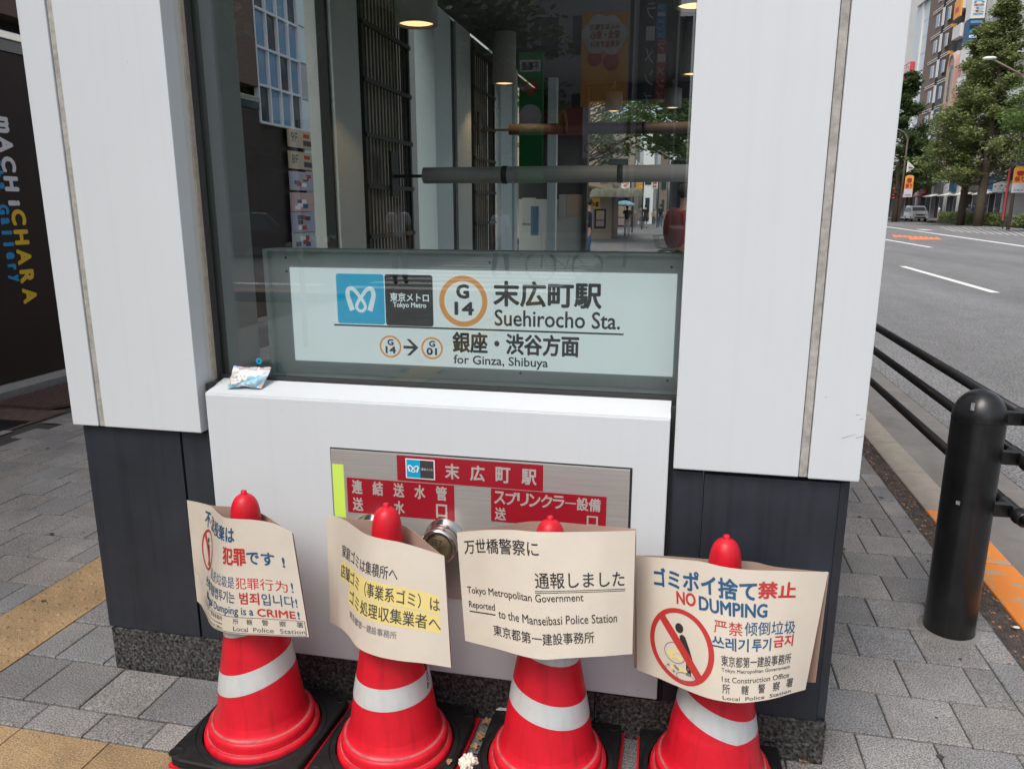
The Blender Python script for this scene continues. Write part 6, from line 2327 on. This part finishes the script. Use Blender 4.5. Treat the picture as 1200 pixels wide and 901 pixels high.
b = MB(); b.lathe([(.36, a.y), (.36, a.y + .01), (.001, a.y + .012)], 28, (q0.x, 0, q0.z), 'y'); b.build('grey_disc', M['board_w'], t)
for x_ in (a.x + .05, c.x - .05): bx('pole', M['dark_steel'], t, x_ - .03, x_ + .03, a.y - .26, a.y - .2, 0, a.z)
# orange community banner on its lamp post
a, c = rf(682, 16, 20), rf(734, 124, 20)
t = world_empty('community_banner', ((a.x + c.x) / 2, a.y, c.z), 'large orange banner with a pale cloud of red characters, mirrored in the upper window', 'banner')
bx('cloth', M['banner_o'], t, a.x, c.x, a.y - .04, a.y, c.z, a.z)
b = MB()
cc = rf(708, 41, 20)
for dx, dz, r_ in ((0, 0, .36), (-.3, .02, .26), (.3, .0, .27), (-.14, .22, .25), (.16, .2, .24), (-.2, -.2, .25), (.2, -.22, .25)):
    b.lathe([(r_, a.y + .002), (r_, a.y + .008 + r_ * .01), (.001, a.y + .009 + r_ * .01)], 24, (cc.x + dx, 0, cc.z + dz), 'y')
b.build('pale_cloud', M['board_w'], t)
for txt, y0, y1 in (('みんなで協力', 29, 34), ('安全・安心', 37, 45), ('元気なアキバ', 49, 55)): mtext(t, 'red_print', txt, 692, y0, 726, y1, 19.98, .02)
b = MB()
for px, py, r_ in ((716, 73, .2), (697, 69, .18)):
    q0 = rf(px, py, 20)
    b.lathe([(r_, a.y + .002), (r_, a.y + .01), (.001, a.y + .012)], 24, (q0.x, 0, q0.z), 'y')
b.build('round_badges', M['board_r'], t, 'stuff')
q0, q1 = rf(683, 126, 20), rf(730, 185, 20)
bx('lower_notice', M['banner_w'], t, q0.x, q1.x, a.y - .03, a.y, q1.z, q0.z)
b = MB()
for px in (690, 706, 719):
    q0 = rf(px, 174, 20)
    b.lathe([(.13, a.y + .004), (.13, a.y + .01), (.10, a.y + .01), (.10, a.y + .004)], 20, (q0.x, 0, q0.z), 'y')
b.build('ban_rings', M['red_print'], t, 'stuff')
bx('pole', M['dark_steel'], t, c.x + .03, c.x + .12, a.y - .08, a.y, 0, a.z + 1)
# no-parking sign
q = rf(336, 68, 7.6)
t = world_empty('no_parking_sign', (q.x, q.y, 0), 'round red and blue no parking sign on a post, mirrored at the window upper left', 'road sign')
for nm, r_, d, m in (('rim', .30, .004, 'red_print'), ('disc', .225, .008, 'blue_print')):
    b = MB(); b.lathe([(r_, q.y), (r_, q.y + d), (.001, q.y + d + .001)], 36, (q.x, 0, q.z), 'y'); b.build(nm, M[m], t)
b = MB(); b.prism([(q.x - .17, q.z + .13), (q.x - .13, q.z + .17), (q.x + .17, q.z - .13), (q.x + .13, q.z - .17)], 'y', q.y + .009, q.y + .012); b.build('bar', M['red_print'], t)
bx('lower_plate', M['board_w'], t, q.x - .2, q.x + .2, q.y, q.y + .005, q.z - .60, q.z - .38)
b = MB(); b.tube([(q.x, q.y - .03, 0), (q.x, q.y - .03, q.z + .35)], .03, 8); b.build('pole', M['col_grey'], t)
# people and bicycle on this side of the crossing
q = rf(468, 300, 14.5)
person((q.x, q.y, 0), R(170), 'person in a white shirt and dark trousers mirrored in front of the first louvre screen', 1.68, 'white_cloth', 'grey_cloth', .05, group='people behind the viewer')
q = rf(586, 300, 18)
person((q.x, q.y, RZ + .01), R(200), 'person in a pale blue shirt on the crossing mirrored beside the second louvre screen', 1.72, 'banner_w', 'blue_cloth', .16, group='people behind the viewer')
q = rf(661, 300, 17)
bicycle((q.x, q.y, RZ), R(80), 'black bicycle mirrored above the station name', False)
q = rf(310, 280, 24)
vehicle((q.x, q.y, RZ), R(90), 'dark car on the side street, mirrored at the left of the window', 'carblack', 4.5, 1.75, 1.5, False)
for px, Yv, s, lab in ((300, 30, 21, 'dark street tree mirrored at the left of the window'), (430, 31, 22, 'dark street tree mirrored behind the first louvre screen'), (545, 31, 23, 'dark street tree mirrored between the two louvre screens')):
    q = rf(px, 200, Yv)
    tree('street_tree', (q.x, q.y, 0), 10.5, 4.2, 2.8, lab, 'leaf_dark', 7000, .34, .22, conical=False, seed=s)

for o in list(bpy.data.objects):
    if '_w' in o: del o['_w']
